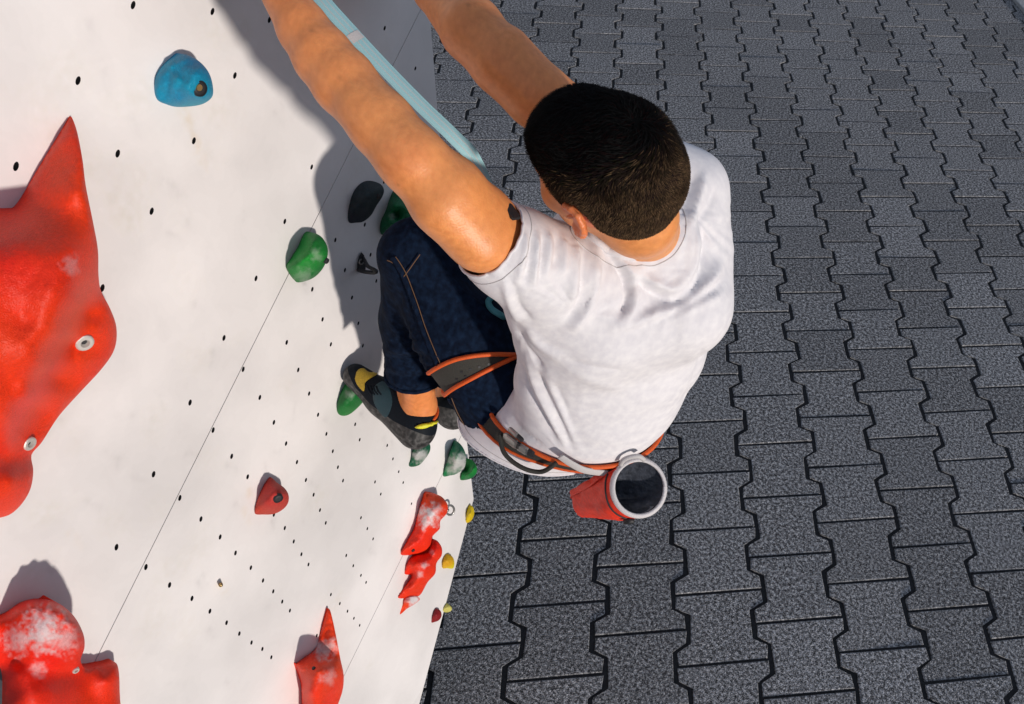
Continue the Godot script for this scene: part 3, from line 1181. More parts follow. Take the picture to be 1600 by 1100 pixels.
	socket(o, 590, 306, 0.034, 0.006, false)
	# dark green behind the knee
	o = hold("climbing_hold", relief([[594, 362, 0.0], [595, 346, 0.0], [603, 328, 0.0], [609, 310, 0.0], [617, 298, 0.004], [628, 300, 0.02], [640, 314, 0.04], [648, 334, 0.05], [646, 352, 0.04], [632, 360, 0.02], [612, 367, 0.003], [600, 368, 0.0]],
		[[610, 340, 0.03], [622, 315, 0.04], [634, 330, 0.055], [620, 335, 0.026], [612, 355, 0.03], [635, 348, 0.05], [616, 324, 0.046], [625, 345, 0.045]], 2.2, 0.004, 4.0, 0.004, [[612, 337, 5, 0.3]]), Color(0.006, 0.105, 0.045), 620, 340, "dark green hold half hidden behind the climber's bent knee")
	# green foothold
	o = hold("climbing_hold", relief([[526, 640, 0.0], [529, 622, 0.0], [537, 604, 0.0], [546, 592, 0.0], [560, 590, 0.01], [572, 606, 0.03], [571, 622, 0.035], [560, 636, 0.02], [545, 648, 0.004], [532, 649, 0.0]],
		[[545, 615, 0.03], [555, 620, 0.04], [540, 635, 0.025], [556, 604, 0.035]], 2.2, 0.004, 5.0, 0.002, [[546, 616, 7, 0.25]]), Color(0.010, 0.20, 0.03), 545, 625, "plain green foothold under the toe of the near shoe")
	# chalky greens, low on the wall
	o = hold("climbing_hold", relief([[639, 728, 0.0], [643, 712, 0.0], [646, 700, 0.0], [655, 690, 0.005], [670, 692, 0.02], [672, 704, 0.02], [662, 720, 0.008], [652, 728, 0.0]],
		[[652, 712, 0.025], [660, 704, 0.03]], 1.8, 0.004, 4.0, 0.002, [[656, 712, 10, 0.7]]), Color(0.008, 0.13, 0.05), 652, 712, "small green hold dusted with chalk right under the near heel")
	o = hold("climbing_hold", relief([[692, 743, 0.0], [698, 720, 0.0], [706, 695, 0.0], [711, 688, 0.004], [722, 697, 0.03], [728, 712, 0.045], [726, 730, 0.035], [714, 740, 0.015], [703, 743, 0.0]],
		[[706, 724, 0.03], [714, 708, 0.045], [719, 722, 0.055], [710, 735, 0.03]], 1.8, 0.005, 5.0, 0.003, [[717, 724, 15, 0.75], [706, 732, 8, 0.4]]), Color(0.008, 0.17, 0.06), 708, 720, "tall green hold with chalky middle, near the wall's right edge")
	o = hold("climbing_hold", relief([[719, 749, 0.0], [722, 737, 0.0], [730, 735, 0.01], [733, 726, 0.015], [729, 720, 0.008], [736, 718, 0.02], [744, 727, 0.045], [745, 738, 0.045], [737, 747, 0.02], [727, 750, 0.004]],
		[[739, 732, 0.05], [732, 742, 0.03]], 1.6, 0.004, 4.0, 0.001), Color(0.010, 0.22, 0.04), 730, 738, "small bright green hook hold sticking out past the wall's edge")
	# small red with a black socket
	o = hold("climbing_hold", relief([[398, 802, 0.0], [401, 784, 0.0], [407, 768, 0.0], [415, 753, 0.0], [423, 746, 0.003], [433, 754, 0.016], [445, 763, 0.03], [451, 774, 0.038], [450, 786, 0.032], [442, 796, 0.018], [428, 803, 0.004], [412, 804, 0.0]],
		[[412, 785, 0.03], [420, 765, 0.028], [432, 764, 0.042], [430, 780, 0.052], [420, 792, 0.036], [442, 776, 0.052], [436, 790, 0.04]], 2.2, 0.004, 5.0, 0.003), Color(0.52, 0.035, 0.022), 425, 780, "small dull red hold with a black bolt socket, alone mid wall", M.resin_dull)
	socket(o, 434, 778, 0.0555, 0.0105, false)
	# red horn at the bottom
	o = hold("climbing_hold", relief([[464, 1040, 0.01], [463, 1036, 0.0], [474, 1028, 0.0], [492, 1014, 0.0], [500, 990, 0.0], [508, 962, 0.002], [514, 951, 0.008], [519, 965, 0.022], [526, 998, 0.045], [532, 1030, 0.06], [537, 1055, 0.07], [535, 1080, 0.05], [525, 1110, 0.04], [515, 1150, 0.04], [470, 1150, 0.0], [471, 1100, 0.0], [470, 1070, 0.0]],
		[[508, 1000, 0.018], [512, 985, 0.02], [500, 1022, 0.012], [517, 1000, 0.04], [515, 1022, 0.035], [488, 1030, 0.035], [500, 1040, 0.075], [515, 1045, 0.09], [480, 1045, 0.05], [520, 1070, 0.08], [500, 1080, 0.09], [480, 1080, 0.06], [495, 1120, 0.08], [515, 1110, 0.055]], 2.4, 0.006, 6.0, 0.003, [[505, 1015, 14, 0.8], [518, 1010, 10, 0.6], [513, 1058, 12, 0.35]]), RED.lerp(ORANGE, 0.55), 500, 1070, "red hold with a tall pointed horn at the bottom edge")
	socket(o, 491, 1045, 0.066, 0.0045, false)
	# red group near the right edge
	o = hold("climbing_hold", relief([[626, 866, 0.0], [634, 848, 0.0], [646, 826, 0.0], [653, 800, 0.0], [659, 780, 0.0], [664, 769, 0.002], [676, 771, 0.015], [690, 776, 0.035], [699, 788, 0.055], [698, 802, 0.05], [688, 814, 0.045], [687, 826, 0.04], [676, 838, 0.035], [672, 852, 0.03], [660, 864, 0.012], [644, 867, 0.003]],
		[[668, 790, 0.03], [684, 792, 0.06], [672, 810, 0.055], [660, 826, 0.035], [655, 850, 0.035], [668, 838, 0.04], [640, 858, 0.018], [688, 806, 0.06]], 2.0, 0.006, 5.0, 0.003, [[672, 803, 15, 0.95], [664, 818, 9, 0.8], [684, 796, 8, 0.6]]), RED.lerp(ORANGE, 0.5), 660, 820, "red hold with a broad white chalk band, beside the steel ring", M.resin, Color(0.8, 0.76, 0.76))
	socket(o, 645, 859, 0.0255, 0.005, false)
	o = hold("climbing_hold", relief([[622, 934, 0.0], [630, 920, 0.0], [642, 900, 0.0], [632, 896, 0.0], [638, 876, 0.0], [650, 868, 0.01], [668, 862, 0.02], [674, 846, 0.02], [682, 844, 0.035], [690, 855, 0.05], [690, 868, 0.05], [682, 880, 0.045], [680, 896, 0.04], [668, 910, 0.03], [656, 930, 0.012], [640, 934, 0.002]],
		[[660, 885, 0.045], [672, 878, 0.05], [650, 905, 0.03], [640, 922, 0.018], [680, 862, 0.05], [646, 886, 0.025], [664, 900, 0.045]], 2.0, 0.005, 4.0, 0.003, [[662, 884, 6, 0.6], [655, 897, 5, 0.5], [674, 862, 4, 0.8]]), RED.lerp(ORANGE, 0.3), 655, 895, "lumpy red hold directly below the one with the white band")
	o = hold("climbing_hold", relief([[625, 960, 0.0], [629, 945, 0.0], [633, 933, 0.0], [648, 931, 0.015], [656, 936, 0.015], [648, 944, 0.012], [636, 951, 0.004]],
		[[640, 941, 0.018]], 1.6, 0.003, 3.0, 0.001, [[645, 938, 10, 0.95]]), RED.lerp(ORANGE, 0.5), 638, 944, "tiny chalk-covered red hold, lowest of the red group", M.resin, Color(0.8, 0.76, 0.76))
	o = hold("climbing_hold", relief([[728, 816, 0.0], [729, 800, 0.0], [733, 790, 0.002], [739, 792, 0.014], [741, 803, 0.016], [736, 814, 0.006]], [[735, 803, 0.02]], 1.6, 0.003, 4.0), Color(0.72, 0.46, 0.01), 735, 804, "yellow hold at the wall's rightmost corner")
	o = hold("climbing_hold", relief([[691, 887, 0.0], [692, 874, 0.0], [698, 865, 0.0], [707, 870, 0.01], [710, 879, 0.012], [708, 888, 0.006], [699, 888, 0.0]], [[700, 878, 0.016]], 1.6, 0.004, 4.0), Color(0.70, 0.50, 0.012), 700, 880, "square yellow hold right of the lumpy red hold", M.resin)
	o = hold("climbing_hold", relief([[692, 954, 0.0], [695, 946, 0.0], [700, 943, 0.004], [706, 950, 0.014], [704, 955, 0.012], [697, 957, 0.002]], [[699, 950, 0.012]], 1.4, 0.002, 3.0), Color(0.66, 0.50, 0.16), 699, 950, "pale yellow hold on the lower right edge of the wall")
	o = hold("climbing_hold", relief([[674, 972, 0.0], [676, 960, 0.0], [681, 951, 0.002], [688, 954, 0.01], [690, 962, 0.014], [686, 969, 0.008], [679, 972, 0.0]], [[682, 962, 0.014]], 1.5, 0.003, 3.0), Color(0.26, 0.012, 0.016), 682, 962, "dark red hold, the lowest at the wall's right edge")
	# the two hand holds above the frame
	o = hold("climbing_hold", relief([[330, -60, 0.0], [330, -110, 0.0], [355, -140, 0.02], [400, -135, 0.08], [425, -100, 0.10], [415, -65, 0.08], [375, -45, 0.02]], [[375, -95, 0.11], [395, -90, 0.12], [360, -75, 0.08]], 5.0, 0.01, 10.0, 0.003, [[380, -90, 30, 0.6]]), Color(0.014, 0.24, 0.035), 360, -90, "rounded green hold gripped by the climber's near hand")
	o = hold("climbing_hold", relief([[545, -100, 0.0], [548, -140, 0.0], [568, -160, 0.02], [600, -150, 0.08], [612, -125, 0.10], [600, -98, 0.06], [570, -90, 0.01]], [[580, -125, 0.10], [595, -120, 0.115]], 4.0, 0.01, 8.0, 0.003, [[585, -125, 20, 0.6]]), RED, 575, -125, "rounded red hold gripped by the climber's far hand")
	# bolt hanger by the knee, steel ring lower right
	var t := thing("bolt_hanger", wp(564, 410), "black steel bolt hanger on the wall beside the knee", "bolt hanger")
	var pl := []
	for h in [0.001, 0.005]:
		var r := PackedVector3Array()
		for q in [[558, 424], [558, 412], [561, 400], [565, 394], [569, 399], [572, 412], [571, 424]]: r.append(wp(q[0], q[1], h))
		pl.append(r)
	obj("plate", loft(pl, false, true), M.black, t, false)
	var lp := spline(PackedVector3Array([wp(560, 422, 0.004), wp(563, 423, 0.02), wp(572, 425, 0.045), wp(584, 426, 0.08), wp(588, 424, 0.09), wp(584, 421, 0.08), wp(575, 416, 0.05), wp(570, 408, 0.02), wp(567, 403, 0.004)]), 5)
	obj("loop", tube(lp, PackedFloat32Array([0.0045]), 8), M.black, t)
	screw(564, 409, 0.006, 0.007, M.steel, t)
	t = thing("steel_ring", wp(698, 797), "small steel ring on the wall beside the chalky red hold", "ring")
	var rg := PackedVector3Array()
	for k in 20:
		var a := TAU * k / 20
		rg.append(wp(703 + 6.5 * cos(a), 797 + 7.5 * sin(a), 0.02 + 0.006 * cos(a)))
	rg.append(rg[0])
	obj("loop", tube(rg, PackedFloat32Array([0.0035]), 8, 1.0, Vector3.ZERO, false), M.steel, t)
	obj("stud", tube(PackedVector3Array([wp(699, 797, 0.0), wp(699, 797, 0.016)]), PackedFloat32Array([0.006]), 10), M.steel, t)
	# a bolt left in a hole
	var b := thing("bolt", wp(346, 911), "rusty bolt end sticking out of a hole, lower middle", "bolt")
	obj("shank", tube(PackedVector3Array([wp(345, 914, -0.005), wp(345, 914, 0.012)]), PackedFloat32Array([0.0045]), 10), M.brass, b)

func socket(o: MeshInstance3D, px: float, py: float, h: float, r: float, gold: bool) -> void:      # a recessed bolt socket
	var c := snap(o, px, py)
	var ax := snap_n
	c += ax * 0.002
	var s := ax.cross(Vector3(0, 1, 0)).normalized()
	var t := ax.cross(s)
	var rings := []
	for q in [[1.06, -0.004], [1.0, 0.0022], [0.5, 0.0024], [0.2, 0.0025]]:
		var ring := PackedVector3Array()
		for k in 18: ring.append(c + (s * cos(TAU * k / 18) + t * sin(TAU * k / 18)) * r * q[0] + ax * q[1])
		rings.append(ring)
	obj("bolt_socket", loft(rings, false, true), M.black, o, true)
	if gold:
		var d := c - s * r * 0.3 + t * r * 0.1
		obj("bolt", tube(PackedVector3Array([d - ax * 0.004, d + ax * 0.0045]), PackedFloat32Array([r * 0.5, r * 0.42]), 12), M.brass, o, false)

# ------------------------------------------------------------------ the climber
const HUP := Vector3(-0.25, -0.47, -0.85)
const HFW := Vector3(-0.88, -0.38, 0.47)
var hu: Vector3
var hf: Vector3
var hl: Vector3
var HC: Vector3

func hp(l: float, f: float, u: float) -> Vector3:
	return HC + hl * l + hf * f + hu * u

func trunk_field(f: Field, grow: float, skirt: bool) -> void:
	var la := Vector3(-0.83, 0.48, -0.27).normalized()
	var lb := Vector3(-0.93, 0.34, -0.05).normalized()
	var lc := Vector3(-0.96, 0.26, 0.06).normalized()
	var c := [K(1010, 368, 1.40), K(972, 392, 1.455), K(965, 475, 1.49), K(952, 565, 1.575), K(930, 625, 1.63), K(905, 662, 1.69)]
	var w := [0.105, 0.172, 0.190, 0.178, 0.156, 0.150]
	var d := [0.07, 0.108, 0.122, 0.118, 0.116, 0.115]
	var l := [la, la, la.lerp(lb, 0.5), lb, lc, lc]
	for i in 5:
		if i == 4 and not skirt: continue
		f.trunk(c[i], c[i + 1], w[i] + grow, w[i + 1] + grow, d[i] + grow, d[i + 1] + grow, l[i], l[i + 1], 0.03 if i < 4 else 0.012)

func climber() -> void:
	hu = HUP.normalized()
	hf = (HFW - hu * HFW.dot(hu)).normalized()
	hl = hu.cross(hf)
	HC = K(948, 260, 1.175)
	var person := thing("person", K(600, 640, 2.0), "person in a white T-shirt and dark jeans climbing the wall, seen from above", "person")
	var shL := K(852, 428, 1.335)
	var shR := K(1068, 302, 1.43)
	var c7 := K(1014, 368, 1.355)
	# ---- the body, one skin
	var b := Field.new()
	var LA := [K(440, -12, 1.235), K(474, 46, 1.22), K(504, 88, 1.21), K(537, 128, 1.20), K(597, 195, 1.18), K(632, 237, 1.17), K(650, 256, 1.168), K(698, 302, 1.19), K(745, 348, 1.235), K(800, 395, 1.29), shL]
	b.chain(LA, [0.0310, 0.0345, 0.0400, 0.0428, 0.0432, 0.0430, 0.0440, 0.0515, 0.0535, 0.054, 0.058], 0.015)
	b.ell(K(632, 247, 1.145), Vector3(0.014, 0.014, 0).normalized() * 0.022, Vector3(-0.7, 0.7, 0) * 0.015, Vector3(0, 0, 0.016), 0.022)
	b.cap(K(560, 165, 1.165), K(612, 222, 1.15), 0.016, 0.012, 0.03)
	b.cap(K(690, 325, 1.17), K(750, 385, 1.21), 0.030, 0.034, 0.035)
	var RA := [K(640, -60, 1.62), K(668, -38, 1.54), K(685, -20, 1.48), K(737, 46, 1.39), K(784, 98, 1.37), K(810, 122, 1.368), K(838, 148, 1.37), K(930, 220, 1.39), shR]
	b.chain(RA, [0.029, 0.034, 0.044, 0.0495, 0.0485, 0.047, 0.050, 0.054, 0.058], 0.012)
	b.cap(K(800, 70, 1.36), K(826, 100, 1.365), 0.016, 0.014, 0.03)
	b.chain([hp(0, -0.02, -0.06), hp(0, -0.035, -0.10), c7], [0.052, 0.050, 0.049], 0.02)
	b.cap(c7, shL, 0.034, 0.042, 0.03)
	b.cap(c7, shR, 0.034, 0.042, 0.03)
	trunk_field(b, -0.022, true)
	var hipL := K(805, 648, 1.735)
	var hipR := K(930, 600, 1.79)
	var kneeL := K(640, 399, 1.62)
	var kneeR := K(765, 425, 2.0)
	var ankL := K(655, 634, 1.945)
	var ankR := K(703, 622, 2.17)
	b.chain([hipL, kneeL, ankL], [0.078, 0.046, 0.036], 0.03)
	b.chain([hipR, kneeR, ankR], [0.078, 0.046, 0.036], 0.03)
	b.cap(K(640, 520, 1.79), K(645, 570, 1.86), 0.045, 0.036, 0.03)
	b.cap(ankL, K(652, 668, 1.96), 0.036, 0.03, 0.02)
	b.cap(ankL, K(575, 597, 2.0), 0.03, 0.022, 0.02)
	b.ell(K(642, 652, 1.93), Vector3(0.012, 0, 0), Vector3(0, 0.012, 0), Vector3(0, 0, 0.012), 0.015)
	b.cap(ankR, K(706, 648, 2.15), 0.034, 0.03, 0.02)
	b.cap(ankR, K(655, 602, 2.28), 0.03, 0.022, 0.02)
	var skin := nets(b, 0.007)
	fold_push(skin, [
		[-2.2, 10.0, 545, 150, 575, 185, 605, 222], [1.6, 9.0, 522, 140, 556, 185, 590, 222], [-1.2, 7.0, 560, 120, 600, 165, 640, 215],
		[1.4, 8.0, 575, 118, 620, 165, 655, 205], [-2.6, 6.0, 640, 236, 646, 248, 644, 262], [1.5, 8.0, 628, 240, 632, 252],
		[-2.0, 12.0, 680, 280, 715, 315, 755, 345], [1.8, 14.0, 680, 345, 715, 375, 740, 395], [-1.8, 14.0, 715, 380, 725, 365, 730, 350],
		[0.9, 3.0, 490, 70, 520, 105, 545, 125, 580, 170], [0.8, 3.0, 470, 50, 500, 105, 530, 150], [0.8, 3.0, 690, 250, 730, 285, 765, 320],
		[-1.5, 10.0, 700, 20, 745, 60, 800, 120], [1.2, 9.0, 690, 40, 735, 90, 790, 140],
	], 0.6)
	relax(skin, 1, 0.3)
	# the hands: palms and five bent fingers each, on a finer grid
	skin.add(nets(hand(K(440, -12, 1.235), K(402, -66, 1.235), WN * -1.0, Vector3(0.78, -0.5, -0.2), 1.0), 0.0035))
	skin.add(nets(hand(K(640, -60, 1.62), K(610, -104, 1.70), WN * -1.0, Vector3(-0.5, 0.55, 0.6), -1.0), 0.0035))
	# the head, with its face and ears
	var h := Field.new()
	h.ell(hp(0, -0.008, 0.006), hl * 0.072, hf * 0.094, hu * 0.088)
	h.ell(hp(0, 0.03, -0.045), hl * 0.062, hf * 0.066, hu * 0.075, 0.03)
	h.ell(hp(0, 0.048, -0.095), hl * 0.042, hf * 0.046, hu * 0.03, 0.03)
	h.cap(hp(0, 0.094, -0.005), hp(0, 0.113, -0.042), 0.008, 0.013, 0.012)
	h.cap(hp(0.012, 0.1, -0.046), hp(-0.012, 0.1, -0.046), 0.010, 0.010, 0.01)
	h.cap(hp(-0.034, 0.077, 0.014), hp(0.034, 0.077, 0.014), 0.014, 0.014, 0.02)
	for s in [-1.0, 1.0]:
		h.ell(hp(0.032 * s, 0.094, -0.010), hl * 0.015, hf * 0.010, hu * 0.011, 0.012, 1)
		h.ell(hp(0.031 * s, 0.078, -0.010), hl * 0.012, hf * 0.012, hu * 0.012, 0.003)
		h.ell(hp(0.040 * s, 0.064, -0.035), hl * 0.02, hf * 0.018, hu * 0.018, 0.03)
		var e := [[0.020, 0.010], [0.014, 0.024], [0.0, 0.031], [-0.016, 0.027], [-0.023, 0.012], [-0.021, -0.006], [-0.013, -0.022], [-0.001, -0.032], [0.008, -0.029]]
		var out := [0.073, 0.078, 0.084, 0.089, 0.093, 0.092, 0.088, 0.082, 0.076]
		for i in 8:
			h.cap(hp(out[i] * s, e[i][0] * 0.88 + 0.009, e[i][1] * 0.88 - 0.022), hp(out[i + 1] * s, e[i + 1][0] * 0.88 + 0.009, e[i + 1][1] * 0.88 - 0.022), 0.0042 if i < 6 else 0.006, 0.0042 if i < 5 else 0.006, 0.004)
		h.ell(hp(0.077 * s, 0.007, -0.024), (hl * s + hf * 0.45).normalized() * 0.0050, (hf - hl * s * 0.45).normalized() * 0.018, hu * 0.025, 0.006)
		h.cap(hp(0.082 * s, 0.020, -0.020), hp(0.084 * s, 0.002, -0.008), 0.003, 0.003, 0.004)
	h.cap(hp(-0.018, 0.088, -0.077), hp(0.018, 0.088, -0.077), 0.008, 0.008, 0.008)
	h.cap(hp(-0.016, 0.087, -0.088), hp(0.016, 0.087, -0.088), 0.008, 0.008, 0.006)
	h.chain([hp(0, -0.02, -0.06), hp(0, -0.035, -0.10), c7.lerp(hp(0, -0.035, -0.1), 0.35)], [0.0525, 0.0505, 0.0495], 0.03)
	skin.add(nets(h, 0.0032))
	for i in skin.V.size():
		var p := skin.V[i]
		var v := 1.0 + 0.07 * noise.get_noise_3dv(p * 220.0) + 0.05 * noise.get_noise_3dv(p * 900.0)
		var c := Color(0.88 * v, 0.345 * v, 0.112 * v)
		var red := clampf(0.5 + 1.6 * noise.get_noise_3dv(p * 60.0), 0.0, 1.0)
		c = Color(c.r * (1.0 - 0.05 * red), c.g * (1.0 - 0.16 * red), c.b * (1.0 - 0.20 * red))
		c = c.lerp(Color(0.74, 0.22, 0.085), 0.55 * clampf(1.0 - (p - K(634, 248, 1.14)).length() / 0.045, 0.0, 1.0))
		if noise.get_noise_3dv(p * 2600.0) > 0.62: c = c.darkened(0.22)
		if (p - hp(0.085, 0.005, -0.025)).length() < 0.04: c = c.lerp(Color(0.82, 0.17, 0.07), 0.5)
		skin.C.append(c)
	obj("body", skin, M.skin, person)
	hair(person, h)
	shirt(person, shL, shR)
	jeans(person, hipL, hipR, kneeL, kneeR, ankL, ankR)
	shoe(person, K(556, 588, 2.008), K(600, 622, 1.985), K(650, 672, 1.955), ankL, true)
	shoe(person, K(652, 602, 2.30), K(680, 620, 2.23), K(708, 644, 2.155), ankR, false)

func hand(wrist: Vector3, palm_end: Vector3, to_wall: Vector3, thumb_dir: Vector3, s: float) -> Field:
	var f := Field.new()
	var d := (palm_end - wrist).normalized()
	var across := d.cross(to_wall).normalized() * s
	var nrm := across.cross(d).normalized()
	if nrm.dot(to_wall) < 0: nrm = -nrm
	var kn := wrist + d * 0.095
	f.cap(wrist - d * 0.02, wrist + d * 0.02, 0.0285, 0.026, 0.02)
	for i in 4:
		var o := across * (0.030 - 0.020 * i)
		f.cap(wrist + d * 0.015 + o * 0.6, kn + o - d * 0.004 * absf(i - 1.2), 0.017, 0.0125, 0.016)
	var ln := [0.92, 1.0, 0.95, 0.78]
	for i in 4:
		var o := across * (0.031 - 0.0208 * i)
		var a := kn + o - d * 0.004 * absf(i - 1.2)
		var b1: Vector3 = a + (d * 0.86 + nrm * 0.5).normalized() * 0.045 * ln[i]
		var b2: Vector3 = b1 + (d * 0.15 + nrm * 0.98).normalized() * 0.027 * ln[i]
		var b3: Vector3 = b2 + (d * -0.45 + nrm * 0.9).normalized() * 0.021 * ln[i]
		f.cap(a, b1, 0.0100, 0.0090, 0.004)
		f.cap(b1, b2, 0.0092, 0.0084, 0.003)
		f.cap(b2, b3, 0.0084, 0.0074, 0.003)
	var t0 := wrist + d * 0.03 + across * 0.022 + nrm * 0.008
	var t1 := t0 + (d * 0.6 + across * 0.75 + nrm * 0.35).normalized() * 0.042
	var t2 := t1 + (d * 0.75 + across * 0.1 + nrm * 0.65).normalized() * 0.032
	var t3 := t2 + (d * 0.7 - across * 0.2 + nrm * 0.7).normalized() * 0.024
	f.cap(t0, t1, 0.017, 0.0115, 0.012)
	f.cap(t1, t2, 0.0115, 0.0100, 0.003)
	f.cap(t2, t3, 0.0100, 0.0085, 0.003)
	return f

const HAIRLINE := [-0.13, -0.082, -0.10, -0.082, -0.075, -0.077, -0.04, -0.062, -0.024, -0.040, -0.014, -0.006, 0.004, 0.011, 0.022, 0.006, 0.030, -0.020, 0.042, -0.016, 0.050, 0.012, 0.064, 0.034, 0.09, 0.052, 0.13, 0.060]

func hairline(f: float) -> float:
	for i in range(0, HAIRLINE.size() - 2, 2):
		if f < HAIRLINE[i + 2]:
			return lerpf(HAIRLINE[i + 1], HAIRLINE[i + 3], clampf((f - HAIRLINE[i]) / (HAIRLINE[i + 2] - HAIRLINE[i]), 0.0, 1.0))
	return 0.06

func hair(person: Node3D, head: Field) -> void:
	var f := Field.new()
	f.ell(hp(0, -0.006, 0.014), hl * 0.0790, hf * 0.106, hu * 0.098)
	f.ell(hp(0, -0.030, -0.020), hl * 0.0725, hf * 0.074, hu * 0.074, 0.03)
	f.cap(hp(0, -0.030, -0.055), hp(0, -0.034, -0.10), 0.0555, 0.0525, 0.02)
	f.ell(hp(0, 0.05, 0.06), hl * 0.055, hf * 0.045, hu * 0.034, 0.03)
	var m := nets(f, 0.004)
	var s := PackedFloat32Array()
	for p in m.V:
		var q := p - HC
		var ff := q.dot(hf)
		s.append(q.dot(hu) - hairline(ff) + 0.007 * noise.get_noise_3dv(p * 4000.0))
	m = clip(m, s)
	var rng := RandomNumberGenerator.new()
	rng.seed = 4
	var dark := Color(0.0035, 0.003, 0.003)
	var brown := Color(0.036, 0.022, 0.013)
	for p in m.V:
		var q := p - HC
		var low := clampf((0.035 - q.dot(hu) - 0.25 * q.dot(hf)) / 0.11, 0.0, 1.0)
		var fade := smoothstep(0.022, 0.0, q.dot(hu) - hairline(q.dot(hf)))
		m.C.append(dark.lerp(brown, low * 0.75).lerp(Color(0.20, 0.095, 0.045), 0.55 * fade))
	# strands
	var N := normals(m)
	var st := Mesh0.new()
	var crown := hp(-0.008, -0.055, 0.105)
	for t in range(0, m.I.size(), 3):
		var a := m.V[m.I[t]]
		var b := m.V[m.I[t + 1]]
		var c := m.V[m.I[t + 2]]
		var area := (b - a).cross(c - a).length() * 0.5
		var want := area * 480000.0
		var k := int(want) + (1 if rng.randf() < want - int(want) else 0)
		var n := (N[m.I[t]] + N[m.I[t + 1]] + N[m.I[t + 2]]).normalized()
		for i in k:
			var u := rng.randf()
			var v := rng.randf()
			if u + v > 1.0:
				u = 1.0 - u
				v = 1.0 - v
			var p := a + (b - a) * u + (c - a) * v
			var q := p - HC
			var up := q.dot(hu)
			var top := clampf((up + 0.25 * q.dot(hf) - 0.01) / 0.06, 0.0, 1.0)
			var d := (p - crown)
			d = (d - n * d.dot(n)).normalized()
			d = d.lerp((hf - n * hf.dot(n)), 0.35 * top)
			var swirl := noise.get_noise_3dv(p * 700.0)
			d = (d + n.cross(d) * (swirl * 2.6 + 0.5 * noise.get_noise_3dv(p * 2600.0) + rng.randfn(0, 0.25 + 1.2 * smoothstep(0.03, 0.005, p.distance_to(crown - hu * 0.012))))).normalized()
			var len := lerpf(0.0042, 0.019, top) * rng.randf_range(0.7, 1.25) * (1.0 - 0.6 * smoothstep(0.015, 0.0, up - hairline(q.dot(hf))))
			var lift := lerpf(0.75, 0.28, top) + rng.randf_range(-0.1, 0.2) + 0.15 * noise.get_noise_3dv(p * 1100.0)
			var w := lerpf(0.00030, 0.00055, top)
			var side := n.cross(d) * w
			var p1 := p + (d + n * lift).normalized() * len * 0.55
			var p2 := p1 + (d + n * (lift - 0.55 * top)).normalized() * len * 0.45
			var o := st.V.size()
			var low := 1.0 - top
			var col := dark.lerp(brown, low * 0.7) * rng.randf_range(0.7, 1.7)
			if rng.randf() < 0.45 * low * (1.0 + noise.get_noise_3dv(p * 2200.0)): col = col.lerp(Color(0.22, 0.135, 0.07), rng.randf_range(0.1, 0.5))
			for x in [p - n * 0.0008 - side, p - n * 0.0008 + side, p1 + side * 0.9, p1 - side * 0.9, p2]:
				st.V.append(x)
				st.C.append(col)
			st.tri(o, o + 2, o + 1); st.tri(o, o + 3, o + 2); st.tri(o + 3, o + 4, o + 2)
	m.add(st)
	obj("hair", m, M.hair, person)

func fold_push(m: Mesh0, folds: Array, amp := 1.0) -> void:      # raises ridges (+) and sinks creases (-) along lines
	var N := normals(m)
	var lines := []
	for q in folds:
		var pl := PackedVector2Array()
		var pv := PackedVector3Array()
		for i in range(2, q.size(), 2): pv.append(Vector3(q[i], q[i + 1], 0))
		for v in spline(pv, 5): pl.append(Vector2(v.x, v.y))
		var lo := Vector2.ONE * 1e9
		var hi := -lo
		for v in pl:
			lo = lo.min(v)
			hi = hi.max(v)
		lines.append([q[0] * amp * 0.001, q[1], pl, Rect2(lo, hi - lo).grow(q[1] * 3.0)])
	for i in m.V.size():
		var p := m.V[i]
		if N[i].dot(p) > 0.0: continue
		var x := pix(p)
		var h := 0.0
		for l in lines:
			if not (l[3] as Rect2).has_point(x): continue
			var pl: PackedVector2Array = l[2]
			var best := 1e9
			var at := 0.0
			for k in pl.size() - 1:
				var c := Geometry2D.get_closest_point_to_segment(x, pl[k], pl[k + 1])
				var d := c.distance_squared_to(x)
				if d < best:
					best = d
					at = (k + 0.5) / (pl.size() - 1)
			var e: float = best / (l[1] * l[1])
			if e < 8.0: h += l[0] * (exp(-e) if l[0] > 0.0 else exp(-1.3 * sqrt(e))) * minf(1.0, 4.0 * minf(at, 1.0 - at) + 0.15)
		m.V[i] = p + N[i] * h

var cloth: Field

# cloth pulled towards a point gathers into creases that run to it: [x, y, creases per turn, height in mm, near, far, angle, spread]
func gather(m: Mesh0, pulls: Array) -> void:
	var N := normals(m)
	for i in m.V.size():
		var p := m.V[i]
		if N[i].dot(p) > 0.0: continue
		var x := pix(p)
		var h := 0.0
		for q in pulls:
			var d := x - Vector2(q[0], q[1])
			var r := d.length()
			if r < q[4] * 0.3 or r > q[5] * 1.4: continue
			var a := d.angle()
			var da := absf(wrapf(a - q[6], -PI, PI))
			if da > q[7] * 1.3: continue
			var k := smoothstep(q[4] * 0.3, q[4], r) * smoothstep(q[5] * 1.4, q[5] * 0.6, r) * smoothstep(q[7] * 1.3, q[7] * 0.7, da)
			var n := noise.get_noise_3d(a * q[2] * 8.0 + 0.10 * r, r * 0.16, q[0])
			var w := 1.0 - absf(n) * 2.6
			h += q[3] * 0.001 * k * maxf(w, -0.6)
		m.V[i] = p + N[i] * h

